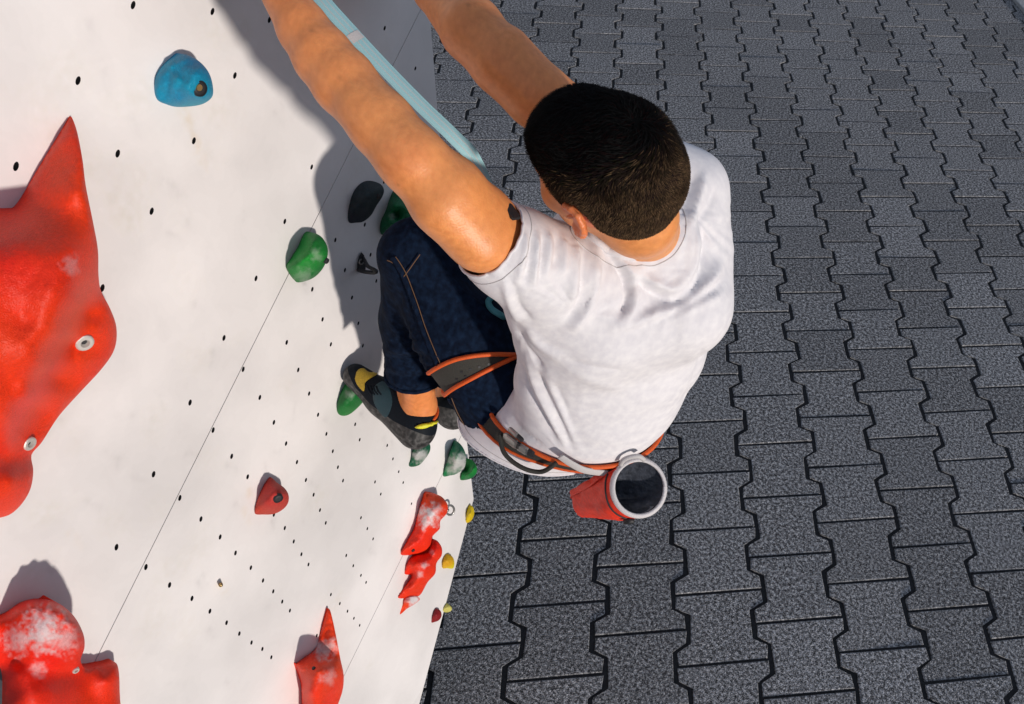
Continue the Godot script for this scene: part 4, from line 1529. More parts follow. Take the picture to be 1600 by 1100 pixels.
func shirt(person: Node3D, shL: Vector3, shR: Vector3) -> void:
	var f := Field.new()
	cloth = f
	trunk_field(f, 0.0, false)
	# the blouse above the belt and the skirt below it
	var lc := Vector3(-0.96, 0.26, 0.06).normalized()
	f.trunk(K(933, 618, 1.625), K(926, 634, 1.64), 0.158, 0.150, 0.122, 0.116, lc, lc, 0.02)
	f.trunk(K(915, 645, 1.665), K(874, 652, 1.70), 0.134, 0.160, 0.100, 0.112, lc, lc, 0.012)
	f.trunk(K(874, 652, 1.70), K(836, 662, 1.745), 0.160, 0.168, 0.112, 0.118, lc, lc, 0.02)
	var endL := K(765, 372, 1.245)
	f.chain([shL, K(805, 398, 1.285), endL], [0.068, 0.064, 0.0575], 0.035)
	f.cap(shL, K(840, 478, 1.40), 0.06, 0.05, 0.05)
	var endR := K(935, 225, 1.39)
	f.chain([shR, endR], [0.070, 0.062], 0.04)
	f.cap(K(1016, 380, 1.375), shL + Vector3(0, 0, 0.02), 0.052, 0.055, 0.05)
	f.cap(K(1026, 376, 1.385), shR, 0.052, 0.055, 0.05)
	f.cap(K(1080, 400, 1.45), K(1072, 475, 1.455), 0.065, 0.066, 0.06)
	f.cap(K(900, 486, 1.408), K(922, 525, 1.43), 0.066, 0.06, 0.06)
	f.cap(K(950, 500, 1.40), K(1065, 484, 1.42), 0.055, 0.058, 0.07)
	var m := nets(f, 0.0044)
	var s := PackedFloat32Array()
	var dl := (shL - endL).normalized()
	var dr := (shR - endR).normalized()
	var nk := K(994, 343, 1.31)
	var nax := (K(1016, 374, 1.385) - nk).normalized()
	var down := Vector3(-0.12, 0.70, 0.70).normalized()
	var hem := K(858, 664, 1.735)
	for p in m.V:
		var v := 1.0
		if (p - endL).length() < 0.14: v = minf(v, (p - endL).dot(dl))
		if (p - endR).length() < 0.12: v = minf(v, (p - endR).dot(dr))
		v = minf(v, -(p - hem).dot(down))
		s.append(v)
	var segn := PackedVector3Array()
	var seg := PackedVector3Array()
	m = clip(m, s, seg)
	# recompute the neck cut on the kept vertices
	var s3 := PackedFloat32Array()
	for p in m.V:
		var q := p - nk
		var ax := q.dot(nax)
		var pq := q - nax * ax
		s3.append(pq.length() - 0.049 - 0.026 * clampf(-pq.normalized().x, 0.0, 1.0) if absf(ax) < 0.13 else 1.0)
	m = clip(m, s3, segn)
	for i in m.V.size():
		var p := m.V[i]
		m.V[i] += Vector3(noise.get_noise_3dv(p * 130.0), noise.get_noise_3dv(p * 130.0 + Vector3(50, 0, 0)), noise.get_noise_3dv(p * 130.0 + Vector3(0, 50, 0))) * 0.004
	gather(m, [
		[905, 492, 11.0, 4.5, 22.0, 160.0, -0.75, 0.9], [905, 492, 13.0, 3.0, 18.0, 110.0, -2.0, 0.8],
		[1078, 420, 10.0, 3.0, 16.0, 120.0, 2.5, 1.1], [1085, 330, 12.0, 3.0, 12.0, 90.0, 1.2, 1.4],
		[880, 715, 14.0, 1.6, 20.0, 130.0, -1.9, 0.7], [812, 520, 12.0, 1.5, 14.0, 90.0, 1.1, 0.9],
		[1085, 640, 10.0, 1.0, 14.0, 110.0, -2.3, 0.8],
	])
	fold_push(m, [
		[-4.0, 9.0, 917, 380, 912, 420, 909, 460, 898, 488, 878, 504],
		[6.0, 9.0, 930, 392, 928, 430, 922, 470, 905, 500, 885, 514],
		[5.0, 8.0, 900, 380, 897, 430, 894, 470],
		[-7.0, 7.0, 948, 398, 970, 425, 980, 455, 976, 480, 962, 500],
		[5.0, 7.0, 960, 396, 985, 425, 993, 455, 985, 485, 960, 508],
		[6.0, 9.0, 985, 415, 1020, 440, 1055, 450, 1078, 420, 1086, 380, 1082, 340],
		[-7.0, 10.0, 985, 432, 1020, 460, 1062, 470, 1095, 435, 1104, 385, 1092, 335],
		[5.0, 8.0, 960, 515, 1010, 497, 1060, 478, 1110, 440, 1128, 400],
		[-4.0, 7.0, 1000, 512, 1050, 492, 1100, 462, 1130, 438],
		[3.5, 6.0, 1040, 502, 1085, 480, 1128, 458],
		[-4.0, 6.0, 1062, 340, 1075, 300, 1085, 270],
		[4.0, 6.0, 1075, 355, 1092, 310, 1100, 275],
		[-4.0, 5.0, 1090, 350, 1110, 320, 1118, 295],
		[4.0, 4.5, 822, 366, 819, 400, 808, 440], [-3.5, 4.0, 830, 366, 828, 400, 820, 445],
		[4.0, 4.5, 840, 366, 838, 400, 834, 450], [-3.5, 4.5, 849, 366, 848, 400, 842, 440],
		[3.5, 5.0, 858, 366, 858, 395, 852, 430], [-3.0, 5.0, 868, 368, 870, 395, 866, 420],
		[3.5, 5.0, 880, 372, 882, 400, 878, 430], [-3.0, 4.0, 808, 360, 800, 395, 780, 430],
		[3.5, 4.5, 797, 362, 786, 395, 768, 425], [-3.0, 4.0, 784, 380, 772, 410, 760, 432],
		[-3.5, 6.0, 800, 440, 812, 480, 830, 500], [3.5, 6.0, 788, 440, 800, 480, 815, 502],
		[-4.0, 7.0, 808, 515, 822, 545, 850, 575], [3.0, 7.0, 822, 510, 845, 540, 880, 560],
		[-4.5, 7.0, 810, 560, 826, 610, 850, 655, 872, 690], [4.0, 6.0, 822, 560, 840, 610, 862, 655, 884, 696],
		[-3.5, 6.0, 838, 575, 856, 620, 876, 660, 893, 700], [3.0, 6.0, 852, 585, 868, 620, 886, 660, 904, 700],
		[-2.5, 6.0, 866, 600, 884, 640, 900, 690], [-2.0, 8.0, 880, 560, 930, 575, 975, 580], [1.8, 8.0, 890, 580, 940, 600, 975, 605],
		[-2.0, 8.0, 1060, 640, 1085, 590, 1100, 540], [-3.0, 6.0, 770, 655, 790, 690, 830, 720], [3.0, 6.0, 782, 650, 802, 682, 840, 708], [-3.0, 5.0, 795, 640, 815, 672, 850, 698],
	], 1.95)
	relax(m, 2, 0.35)
	var o := obj("t_shirt", m, M.shirt, person)
	# the ribbed collar and the sewn hems
	for line in rims(m):
		if line.size() < 20: continue
		var near := 0.0
		for v in line: near += v.distance_to(nk) / line.size()
		if near < 0.12: obj("collar", tube(thin(line, 4), PackedFloat32Array([0.0060]), 8, 1.0, Vector3.ZERO, false), M.shirt, o)
		else: obj("hem", tube(thin(line, 4), PackedFloat32Array([0.0024]), 6, 1.0, Vector3.ZERO, false), M.shirt, o)
	for q in [[endL, dl, 0.016], [endR, dr, 0.016], [hem, -down, 0.014]]:
		var lv := PackedFloat32Array()
		for p in m.V: lv.append((p - q[0]).dot(q[1]) - q[2] if (p - q[0]).length() < (0.12 if q[2] > 0.015 else 0.4) else 1.0)
		var sg := PackedVector3Array()
		clip(m, lv, sg)
		for line in chain_segs(sg):
			if line.size() > 12: obj("stitching", tube(thin(line, 2), PackedFloat32Array([0.0009]), 4, 1.0, Vector3.ZERO, false), M.web_white, o)
	var cl := PackedFloat32Array()
	for p in m.V:
		var q := p - nk
		var pq := q - nax * q.dot(nax)
		cl.append(pq.length() - 0.067 - 0.026 * clampf(-pq.normalized().x, 0.0, 1.0) if absf(q.dot(nax)) < 0.16 else 1.0)
	var cg := PackedVector3Array()
	clip(m, cl, cg)
	for line in chain_segs(cg):
		if line.size() > 12: obj("stitching", tube(thin(line, 2), PackedFloat32Array([0.0009]), 4, 1.0, Vector3.ZERO, false), M.web_white, o)
	# the black tab on the sleeve
	var a := surf(f, 791, 322, 0.002)
	var b := surf(f, 806, 343, 0.002)
	if a.is_finite() and b.is_finite():
		var up := f.grad(a)
		var sd := (b - a).cross(up).normalized()
		obj("sleeve_tab", box((a + b) * 0.5, (b - a) * 0.5, sd * 0.0085, up * 0.0025, 0.2), M.black, person, false)

func thin(line: PackedVector3Array, every: int) -> PackedVector3Array:
	var o := PackedVector3Array()
	for i in range(0, line.size(), every): o.append(line[i])
	o.append(line[line.size() - 1])
	return spline(o, 3)

var legs: Field

func jeans(person: Node3D, hipL: Vector3, hipR: Vector3, kneeL: Vector3, kneeR: Vector3, ankL: Vector3, ankR: Vector3) -> void:
	var f := Field.new()
	legs = f
	var cuffL := K(648, 600, 1.895)
	var cuffR := K(708, 590, 2.12)
	f.chain([hipL, K(722, 524, 1.67), kneeL], [0.094, 0.083, 0.060], 0.03)
	f.cap(K(655, 372, 1.615), K(700, 385, 1.64), 0.036, 0.045, 0.03)
	f.chain([kneeL, K(640, 500, 1.765), K(648, 575, 1.865), K(648, 622, 1.92)], [0.058, 0.062, 0.060, 0.0590], 0.02)
	f.chain([hipR, kneeR], [0.095, 0.062], 0.03)
	f.chain([kneeR, cuffR, K(704, 610, 2.15)], [0.060, 0.056, 0.056], 0.02)
	f.trunk(K(905, 640, 1.69), K(850, 650, 1.76), 0.122, 0.130, 0.078, 0.082, Vector3(-0.96, 0.26, 0.06).normalized(), Vector3(-0.96, 0.26, 0.06).normalized(), 0.04)
	var m := nets(f, 0.0065)
	var s := PackedFloat32Array()
	var dL := (K(648, 622, 1.92) - K(640, 500, 1.765)).normalized()
	var dR := (cuffR - kneeR).normalized()
	for p in m.V:
		var v := 1.0
		if (p - cuffL).length() < 0.16: v = minf(v, -(p - K(648, 580, 1.868)).dot(dL))
		if (p - cuffR).length() < 0.13: v = minf(v, -(p - cuffR).dot(dR))
		s.append(v)
	var seg := PackedVector3Array()
	m = clip(m, s, seg)
	for i in m.V.size():
		var p := m.V[i]
		m.V[i] += Vector3(noise.get_noise_3dv(p * 160.0), noise.get_noise_3dv(p * 160.0 + Vector3(50, 0, 0)), noise.get_noise_3dv(p * 160.0 + Vector3(0, 50, 0))) * 0.006
	gather(m, [[600, 540, 20.0, 3.0, 12.0, 90.0, 0.4, 1.2], [690, 575, 20.0, 2.5, 14.0, 90.0, -2.6, 0.9], [800, 520, 16.0, 3.0, 20.0, 150.0, -2.7, 0.9], [640, 400, 14.0, 2.5, 20.0, 120.0, 1.0, 0.8], [750, 700, 16.0, 2.5, 14.0, 90.0, -1.6, 0.9]])
	fold_push(m, [
		[5.0, 6.0, 600, 545, 630, 548, 665, 540], [-5.0, 6.0, 598, 558, 630, 564, 668, 556], [4.0, 6.0, 600, 572, 630, 580, 675, 578],
		[-5.0, 5.0, 602, 586, 640, 592, 685, 588], [4.0, 5.0, 606, 598, 640, 601, 688, 598], [-3.0, 7.0, 604, 430, 625, 470, 650, 520],
		[3.0, 7.0, 598, 470, 615, 510, 640, 540], [-3.0, 9.0, 690, 400, 730, 440, 790, 470], [3.0, 9.0, 700, 430, 740, 470, 790, 500], [-3.0, 8.0, 640, 450, 680, 520, 690, 560],
		[-3.0, 6.0, 715, 640, 740, 665, 752, 690], [3.0, 6.0, 728, 630, 752, 655, 762, 690],
	])
	var o := obj("jeans", m, M.denim, person)
	for line in rims(m):
		if line.size() > 20: obj("cuff", tube(thin(line, 3), PackedFloat32Array([0.005]), 8, 1.0, Vector3.ZERO, false), M.denim, o)
	# seams: a raised fell with a thread beside it
	for q in [[615, 402, 622, 412, 632, 430, 648, 470, 662, 510, 676, 545, 686, 568], [704, 620, 716, 648, 734, 678, 742, 690]]:
		var pl := PackedVector3Array()
		var pt := PackedVector3Array()
		var raw := PackedVector3Array()
		for i in range(0, q.size(), 2): raw.append(Vector3(q[i], q[i + 1], 0))
		for v in spline(raw, 6):
			var a := surf(f, v.x, v.y, 0.004)
			var b := surf(f, v.x + 5.0, v.y - 1.0, 0.0062)
			if a.is_finite(): pl.append(a)
			if b.is_finite(): pt.append(b)
		if pl.size() > 3: obj("seam", tube(pl, PackedFloat32Array([0.006]), 6, 0.5), M.denim, o)
		if pt.size() > 3: obj("stitching", tube(pt, PackedFloat32Array([0.0009]), 4), M.stitch, o)
	for q in [[632, 431, 640, 420, 648, 408, 655, 398], [608, 406, 615, 409, 621, 414, 626, 420]]:
		var pt := PackedVector3Array()
		for i in range(0, q.size(), 2):
			var b := surf(f, q[i], q[i + 1], 0.006)
			if b.is_finite(): pt.append(b)
		if pt.size() > 2: obj("stitching", tube(spline(pt, 4), PackedFloat32Array([0.0011]), 4), M.stitch, o)

func shoe(person: Node3D, toe: Vector3, mid: Vector3, heel: Vector3, ank: Vector3, near: bool) -> void:
	var f := Field.new()
	f.chain([toe, mid, heel], [0.030, 0.0405, 0.044], 0.02)
	f.cap(mid.lerp(ank, 0.3), heel.lerp(ank, 0.45), 0.036, 0.0435, 0.02)
	var m := nets(f, 0.0055)
	var ax := (toe - heel).normalized()
	var up := (ank - heel)
	up = (up - ax * up.dot(ax)).normalized()
	# rubber rand below and round the heel, dark upper above
	var r := PackedFloat32Array()
	for p in m.V:
		var a := (p - heel).dot(ax)
		var h := (p - heel - (toe - heel) * clampf(a / (toe - heel).length(), 0.0, 1.0)).dot(up)
		r.append(0.012 * smoothstep(0.12, 0.0, a) - 0.006 + 0.018 * smoothstep(0.16, 0.22, a) + 0.014 * smoothstep(0.05, -0.03, a) - h)
	var shoe_part := obj("climbing_shoe", clip(m, r), M.rubber, person)
	for i in r.size(): r[i] = -r[i]
	var upper := clip(m, r)
	for i in upper.V.size():
		pass
	obj("upper", upper, M.shoe_black, shoe_part)
	var sx := (K(657, 600, 1.9) - K(655, 634, 1.945)).normalized() if near else (K(703, 590, 2.12) - K(705, 622, 2.17)).normalized()
	var tc := ank + (heel - ank) * (0.20 if near else 0.40)
	var t1 := sx.cross(Vector3(0.2, 0.1, 1)).normalized()
	var t2 := sx.cross(t1)
	var ring := PackedVector3Array()
	for k in 33: ring.append(tc + (t1 * cos(TAU * k / 32) + t2 * sin(TAU * k / 32)) * 0.0425)
	obj("trim", tube(ring, PackedFloat32Array([0.0040]), 8, 1.0, Vector3.ZERO, false), M.orange, shoe_part)
	var collar := PackedVector3Array()
	for k in 33: collar.append(tc - sx * 0.014 + (t1 * cos(TAU * k / 32) + t2 * sin(TAU * k / 32)) * 0.0390)
	obj("collar", tube(collar, PackedFloat32Array([0.0085]), 8, 1.0, Vector3.ZERO, false), M.shoe_black, shoe_part)
	if not near: return
	# the yellow patch on the instep, the teal strap, the toe of the trim
	obj("yellow_patch", patch(f, [[556, 585], [558, 580], [563, 576], [569, 576], [574, 580], [580, 582], [586, 581], [591, 582], [588, 586], [578, 592], [571, 598], [569, 611], [564, 608], [558, 601], [555, 593]], 0.0018), M.yellow, shoe_part)
	obj("teal_strap", patch(f, [[584, 606], [596, 596], [604, 600], [610, 612], [613, 628], [608, 646], [601, 652], [590, 640], [583, 624]], 0.0012), M.shoe_teal, shoe_part)
	for k in 4:
		var pl := PackedVector3Array()
		for q in [[573.0 + k * 5.0, 602.0 + k * 0.5], [576.0 + k * 5.0, 610.0 + k * 0.5], [581.0 + k * 5.0, 617.0]]:
			var a := surf(f, q[0], q[1], 0.001)
			if a.is_finite(): pl.append(a)
		if pl.size() > 1: obj("rib", tube(pl, PackedFloat32Array([0.0022]), 5), M.shoe_black, shoe_part)
	obj("yellow_lining", patch(f, [[648, 668], [656, 663], [666, 661], [676, 659], [683, 657], [682, 661], [672, 666], [660, 670]], 0.006), M.yellow_green, shoe_part)

func patch(f: Field, outline: Array, lift: float) -> Mesh0:      # a sewn-on piece that follows a surface
	var o3 := PackedVector3Array()
	for q in outline: o3.append(Vector3(q[0], q[1], 0))
	var poly := PackedVector2Array()
	for v in spline(o3, 3, true): poly.append(Vector2(v.x, v.y))
	var pts := poly.duplicate()
	var lo := Vector2.ONE * 1e9
	var hi := -lo
	for v in poly:
		lo = lo.min(v)
		hi = hi.max(v)
	var y := lo.y
	while y < hi.y:
		var x := lo.x
		while x < hi.x:
			if Geometry2D.is_point_in_polygon(Vector2(x, y), poly): pts.append(Vector2(x, y))
			x += 2.6
		y += 2.6
	var m := Mesh0.new()
	var ok := PackedByteArray()
	for i in pts.size():
		var p := surf(f, pts[i].x, pts[i].y, lift if i >= poly.size() else lift * 0.2)
		ok.append(1 if p.is_finite() else 0)
		m.V.append(p if p.is_finite() else Vector3.ZERO)
	var del := Geometry2D.triangulate_delaunay(pts)
	for t in range(0, del.size(), 3):
		if ok[del[t]] + ok[del[t + 1]] + ok[del[t + 2]] < 3: continue
		var ctr := (pts[del[t]] + pts[del[t + 1]] + pts[del[t + 2]]) / 3.0
		if not Geometry2D.is_point_in_polygon(ctr, poly): continue
		if m.V[del[t]].distance_to(m.V[del[t + 1]]) + m.V[del[t]].distance_to(m.V[del[t + 2]]) > 0.06: continue
		if (pts[del[t + 1]] - pts[del[t]]).cross(pts[del[t + 2]] - pts[del[t]]) > 0: m.tri(del[t], del[t + 1], del[t + 2])
		else: m.tri(del[t], del[t + 2], del[t + 1])
	return largest(m)

func largest(m: Mesh0) -> Mesh0:      # the biggest connected piece
	var up := PackedInt32Array(range(m.V.size()))
	var find := func(i: int) -> int:
		while up[i] != i: i = up[i]
		return i
	for t in range(0, m.I.size(), 3):
		for k in [1, 2]:
			var a: int = find.call(m.I[t])
			var c: int = find.call(m.I[t + k])
			if a != c: up[a] = c
	var count := {}
	for t in range(0, m.I.size(), 3):
		var a: int = find.call(m.I[t])
		count[a] = count.get(a, 0) + 1
	var best := -1
	for k in count:
		if best < 0 or count[k] > count[best]: best = k
	var s := PackedFloat32Array()
	for i in m.V.size(): s.append(1.0 if find.call(i) == best else -1.0)
	return clip(m, s)

# ------------------------------------------------------------------ harness, rope, chalk bag
func gear() -> void:
	var person: Node3D = get_node("person")
	# leg loop round the near thigh
	var hip := K(805, 648, 1.735)
	var knee := K(640, 399, 1.62)
	var lo_line := PackedVector3Array()
	var hi_line := PackedVector3Array()
	for q in spline(PackedVector3Array([Vector3(671, 581, 0), Vector3(690, 569, 0), Vector3(715, 559, 0), Vector3(745, 554, 0), Vector3(772, 553, 0), Vector3(800, 555, 0), Vector3(815, 556, 0)]), 5):
		var p := surf(legs, q.x, q.y, 0.006)
		if p.is_finite(): hi_line.append(p)
	for q in spline(PackedVector3Array([Vector3(699, 614, 0), Vector3(712, 603, 0), Vector3(735, 590, 0), Vector3(760, 577, 0), Vector3(782, 567, 0), Vector3(802, 559, 0), Vector3(818, 557, 0)]), 5):
		var p := surf(legs, q.x, q.y, 0.006)
		if p.is_finite(): lo_line.append(p)
	var n := mini(hi_line.size(), lo_line.size())
	var web := Mesh0.new()
	for i in n:
		for j in 7:
			var p := pix(hi_line[i * (hi_line.size() - 1) / (n - 1)].lerp(lo_line[i * (lo_line.size() - 1) / (n - 1)], j / 6.0))
			var s := surf(legs, p.x, p.y, 0.0045)
			web.V.append(s if s.is_finite() else hi_line[i].lerp(lo_line[i], j / 6.0))
	for i in n - 1:
		for j in 6:
			var a := i * 7 + j
			web.tri(a, a + 7, a + 1); web.tri(a + 1, a + 7, a + 8)
	var ll := obj("harness_leg_loop", web, M.web_grey, person)
	# it goes on round the back of the thigh
	var axis := (knee - hip).normalized()
	var backs := []
	var thigh := Field.new()
	thigh.chain([hip, K(722, 524, 1.67), knee], [0.094, 0.083, 0.060], 0.03)
	for e in 2:
		var a: Vector3 = [hi_line[0], lo_line[0]][e]
		var z: Vector3 = [hi_line[hi_line.size() - 1], lo_line[lo_line.size() - 1]][e]
		var c := hip + axis * (a - hip).dot(axis)
		var cz := hip + axis * (z - hip).dot(axis)
		var v0 := (a - c)
		var v1 := (z - cz)
		var ang := v0.signed_angle_to(v1, axis)
		if v0.normalized().rotated(axis, ang * 0.5).z < 0.0: ang = ang - TAU if ang > 0 else ang + TAU
		var line := PackedVector3Array()
		for k in 17:
			var t := k / 16.0
			var dir := v0.normalized().rotated(axis, ang * t)
			var o := c.lerp(cz, t)
			var hit := thigh.cast(o + dir * 0.3, -dir, 0.0, 0.3)
			line.append(o + dir * ((0.3 - hit if hit >= 0 else 0.09) + 0.005))
		backs.append(line)
	var wb := Mesh0.new()
	for k in 17:
		for e in 2: wb.V.append(backs[e][k])
	for k in 16:
		wb.tri(k * 2, k * 2 + 1, k * 2 + 2); wb.tri(k * 2 + 1, k * 2 + 3, k * 2 + 2)
	obj("webbing", wb, M.web_grey, ll)
	for l in [hi_line, lo_line, backs[0], backs[1]]:
		obj("piping", tube(l, PackedFloat32Array([0.0058]), 8, 0.75), M.orange, ll)
	for q in [[722, 579], [735, 575], [748, 572], [715, 590], [728, 586], [742, 583], [755, 579], [762, 568]]:
		var p := surf(legs, q[0], q[1], 0.0046)
		if p.is_finite(): obj("eyelet", tube(PackedVector3Array([p, p + legs.grad(p) * 0.0008]), PackedFloat32Array([0.0026]), 8), M.black, ll, false)
	# waist belt
	var f := cloth
	var lc := Vector3(-0.96, 0.26, 0.06).normalized()
	var ax := Vector3(0.12, -0.70, -0.70).normalized()
	var c := K(912, 650, 1.672)
	var lo := func(_a: float) -> float: return -0.020
	var hi := func(_a: float) -> float: return 0.009
	var bd := band(f, c, ax, lc, lo, hi, 0.007, 64)
	var belt := obj("harness_belt", bd[0], M.web_grey, person)
	obj("piping", tube(bd[2], PackedFloat32Array([0.0042]), 8, 1.0, Vector3.ZERO, false), M.orange, belt)
	obj("piping", tube(bd[1], PackedFloat32Array([0.0032]), 8, 1.0, Vector3.ZERO, false), M.orange, belt)
	# buckle and gear loops
	for q in [[806, 684, 0.017, 0.011], [824, 694, 0.013, 0.009], [812, 672, 0.012, 0.006]]:
		var p := surf(f, q[0], q[1], 0.016)
		if p.is_finite():
			var g := f.grad(p)
			var s := (ax.cross(g)).normalized()
			obj("buckle", box(p, s * q[2], ax * q[3], g * 0.004, 0.35), M.steel, belt, false)
			obj("strap", box(p - g * 0.001 + s * 0.012, s * 0.012, ax * q[3] * 0.8, g * 0.004, 0.3), M.black, belt, false)
	var gl := PackedVector3Array()
	for q in [[786, 676, 0.012], [797, 700, 0.022], [822, 716, 0.026], [850, 722, 0.022], [872, 715, 0.012]]:
		var p := surf(f, q[0], q[1], q[2])
		if p.is_finite(): gl.append(p)
	if gl.size() > 2: obj("gear_loop", tube(spline(gl, 6), PackedFloat32Array([0.0045]), 8), M.web_grey, belt)
	var cp := PackedVector3Array()
	for q in [[878, 705], [895, 716], [915, 725], [945, 729], [975, 725], [1005, 714], [1035, 696], [1056, 676]]:
		var p := surf(f, q[0], q[1], 0.013)
		if p.is_finite(): cp.append(p)
	var cord := spline(cp, 6)
	obj("haul_strap", tube(cord, PackedFloat32Array([0.0085]), 8, 0.3, ax), M.web_white, belt)
	chalk_bag()
	# light blue sling that goes up past the near arm
	var rope := thing("climbing_rope", K(815, 575, 1.70), "light blue webbing sling running up between the climber's arms", "rope")
	var rp := spline(PackedVector3Array([K(455, -70, 1.36), K(497, -8, 1.33), K(548, 50, 1.325), K(603, 109, 1.325), K(660, 167, 1.33), K(708, 213, 1.34), K(742, 252, 1.37), K(772, 330, 1.45), K(800, 450, 1.58), K(820, 570, 1.70)]), 7)
	obj("webbing", tube(rp, PackedFloat32Array([0.0125, 0.0125]), 10, 0.22, Vector3(0.6, -0.5, 0.4)), M.web_blue, rope)
	for s in [-1.0, -0.35, 0.35, 1.0]:
		var el := PackedVector3Array()
		for i in rp.size():
			var dv := (rp[mini(i + 1, rp.size() - 1)] - rp[maxi(i - 1, 0)]).normalized()
			var wd := (Vector3(0.6, -0.5, 0.4) - dv * Vector3(0.6, -0.5, 0.4).dot(dv)).normalized()
			var ou := wd.cross(dv)
			if ou.z > 0.0: ou = -ou
			el.append(rp[i] + wd * 0.0118 * s + ou * (0.0004 if absf(s) == 1.0 else 0.0024))
		obj("woven_edge" if absf(s) == 1.0 else "woven_stripe", tube(el, PackedFloat32Array([0.0013 if absf(s) == 1.0 else 0.0007]), 6), M.web_blue if absf(s) == 1.0 else M.web_white, rope)
	var at := 0
	for i in rp.size():
		if pix(rp[i]).distance_to(Vector2(553, 55)) < pix(rp[at]).distance_to(Vector2(553, 55)): at = i
	var dir := (rp[at + 1] - rp[at - 1]).normalized()
	obj("seam", tube(PackedVector3Array([rp[at] - dir * 0.008, rp[at], rp[at] + dir * 0.008]), PackedFloat32Array([0.0130]), 10, 0.28, Vector3(0.6, -0.5, 0.4), false), M.web_white, rope)
	var tl := PackedVector3Array()
	for q in [[822, 488], [800, 482], [780, 470], [766, 468], [759, 475], [764, 486], [780, 497], [800, 505], [825, 512]]:
		var p := surf(legs, q[0], q[1], 0.008)
		tl.append(p if p.is_finite() else K(q[0], q[1], 1.66))
	obj("tie_in_loop", tube(spline(tl, 6), PackedFloat32Array([0.0062]), 8), M.web_teal, rope)

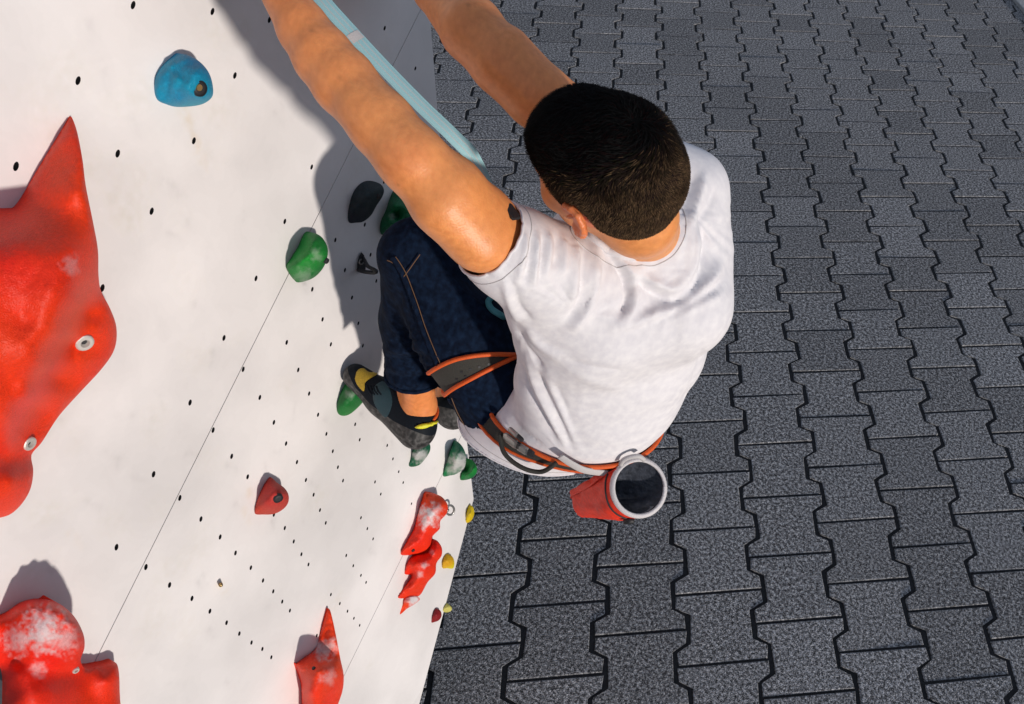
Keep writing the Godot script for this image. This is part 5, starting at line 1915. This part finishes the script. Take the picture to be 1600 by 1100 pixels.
func chalk_bag() -> void:
	var rc := K(998, 762, 1.585)
	var bc := K(902, 786, 1.72)
	var d := (bc - rc).normalized()
	var bag := thing("chalk_bag", bc, "red chalk bag with a white rim and dark lining hanging behind the waist", "chalk bag")
	var nrm := (-d + Vector3(0.1, -0.05, -2.2)).normalized()       # the way the mouth faces
	var s := nrm.cross(Vector3(0, 1, 0)).normalized()
	var t := nrm.cross(s)
	var rim := PackedVector3Array()
	var rings := []
	var n := 36
	var mk := func(c: Vector3, a: Vector3, b: Vector3, ra: float, rb: float, wob: float, ph: float) -> PackedVector3Array:
		var r := PackedVector3Array()
		for k in n:
			var g := TAU * k / n
			var q := 1.0 + wob * (sin(g * 3.0 + ph) * 0.6 + sin(g * 5.0 + ph * 1.7) * 0.4)
			r.append(c + a * cos(g) * ra * q + b * sin(g) * rb * q)
		return r
	var s2 := d.cross(Vector3(0.2, 1, 0.1)).normalized()
	var t2 := d.cross(s2)
	if s2.dot(s) < 0:
		s2 = -s2
		t2 = -t2
	if t2.dot(t) < 0: t2 = -t2
	for q in [[0.0, 1.0, 1.0, 0.0], [0.12, 0.97, 0.97, 0.03], [0.3, 0.86, 0.90, 0.09], [0.5, 0.66, 0.78, 0.12], [0.75, 0.44, 0.62, 0.14], [0.93, 0.28, 0.52, 0.12], [1.0, 0.20, 0.46, 0.10], [1.01, 0.08, 0.3, 0.05]]:
		var w: float = q[0]
		var a := s.slerp(s2, minf(w * 2.0, 1.0))
		var b := t.slerp(t2, minf(w * 2.0, 1.0))
		rings.append(mk.call(rc.lerp(bc, w), a, b, 0.0535 * q[1], 0.0535 * q[2], q[3], 1.0 + w))
	var sm := []
	for k in rings.size() - 1:
		for j in 3:
			var r := PackedVector3Array()
			for i in n: r.append((rings[k][i] as Vector3).cubic_interpolate(rings[k + 1][i], rings[maxi(k - 1, 0)][i], rings[mini(k + 2, rings.size() - 1)][i], j / 3.0))
			sm.append(r)
	sm.append(rings[rings.size() - 1])
	for k in sm.size():
		var amp := 0.0045 * smoothstep(1.0, 7.0, k)
		for i in n:
			var v: Vector3 = sm[k][i]
			var ctr := rc.lerp(bc, float(k) / sm.size())
			sm[k][i] = v + (v - ctr).normalized() * amp * (1.0 - 3.0 * absf(noise.get_noise_3dv(v * 900.0)))
	obj("pouch", loft(sm, false, true), M.bag_red, bag)
	for r in range(0, n + 1): rim.append(rc + s * cos(TAU * r / n) * 0.0515 + t * sin(TAU * r / n) * 0.0515 + nrm * 0.001)
	obj("rim", tube(rim, PackedFloat32Array([0.0038]), 10, 1.5, Vector3.ZERO, false), M.bag_white, bag)
	# the crumpled lining inside
	var ins := []
	for q in [[0.0, 0.95, 0.0], [0.06, 0.93, 0.02], [0.12, 0.86, 0.08], [0.19, 0.76, 0.16], [0.27, 0.62, 0.24], [0.36, 0.45, 0.28], [0.42, 0.25, 0.2]]:
		ins.append(mk.call(rc.lerp(bc, q[0]) - nrm * 0.0, s, t, 0.0535 * q[1], 0.0535 * q[1], q[2], 0.5 + q[0] * 4.0))
	obj("lining", loft(ins, false, true), M.bag_lining, bag)
	var chalky := []
	for q in [[0.04, 0.90, 0.0], [0.14, 0.86, 0.05], [0.22, 0.74, 0.1]]:
		var ring := PackedVector3Array()
		for k in 15:
			var g := lerpf(PI * 0.75, PI * 1.75, k / 14.0)
			var w: float = 1.0 + q[2] * (sin(g * 9.0) + 0.6 * sin(g * 17.0))
			ring.append(rc.lerp(bc, q[0]) + (s * cos(g) + t * sin(g)) * 0.0535 * q[1] * w)
		chalky.append(ring)
	var cm := Mesh0.new()
	for r in chalky: cm.V.append_array(r)
	for k in 2:
		for i in 14:
			cm.tri(k * 15 + i, k * 15 + i + 15, k * 15 + i + 1)
			cm.tri(k * 15 + i + 1, k * 15 + i + 15, k * 15 + i + 16)
	obj("chalky_lining", cm, M.lining_chalk, bag)
	var cord := PackedVector3Array()
	for k in 37: cord.append(rings[1][k % n] + (rings[1][k % n] - rc.lerp(bc, 0.12)).normalized() * 0.001)
	obj("drawcord", tube(cord, PackedFloat32Array([0.0019]), 6, 1.0, Vector3.ZERO, false), M.black, bag)
	var tg: Vector3 = rings[1][26]
	obj("toggle", box(tg + (tg - rc).normalized() * 0.006, s * 0.007, t * 0.005, d * 0.009, 0.35), M.black, bag)
	var sm2 := PackedVector3Array()
	for q in rings: sm2.append(q[14] + (q[14] - rc.lerp(bc, 0.5)).normalized() * 0.0012)
	obj("seam", tube(spline(sm2, 4), PackedFloat32Array([0.0022]), 6), M.bag_red, bag)
	obj("hanger_loop", tube(spline(PackedVector3Array([K(970, 726, 1.575), K(974, 719, 1.56), K(985, 714, 1.553), K(998, 713, 1.553), K(1006, 718, 1.565)]), 5), PackedFloat32Array([0.0045]), 8), M.web_white, bag)
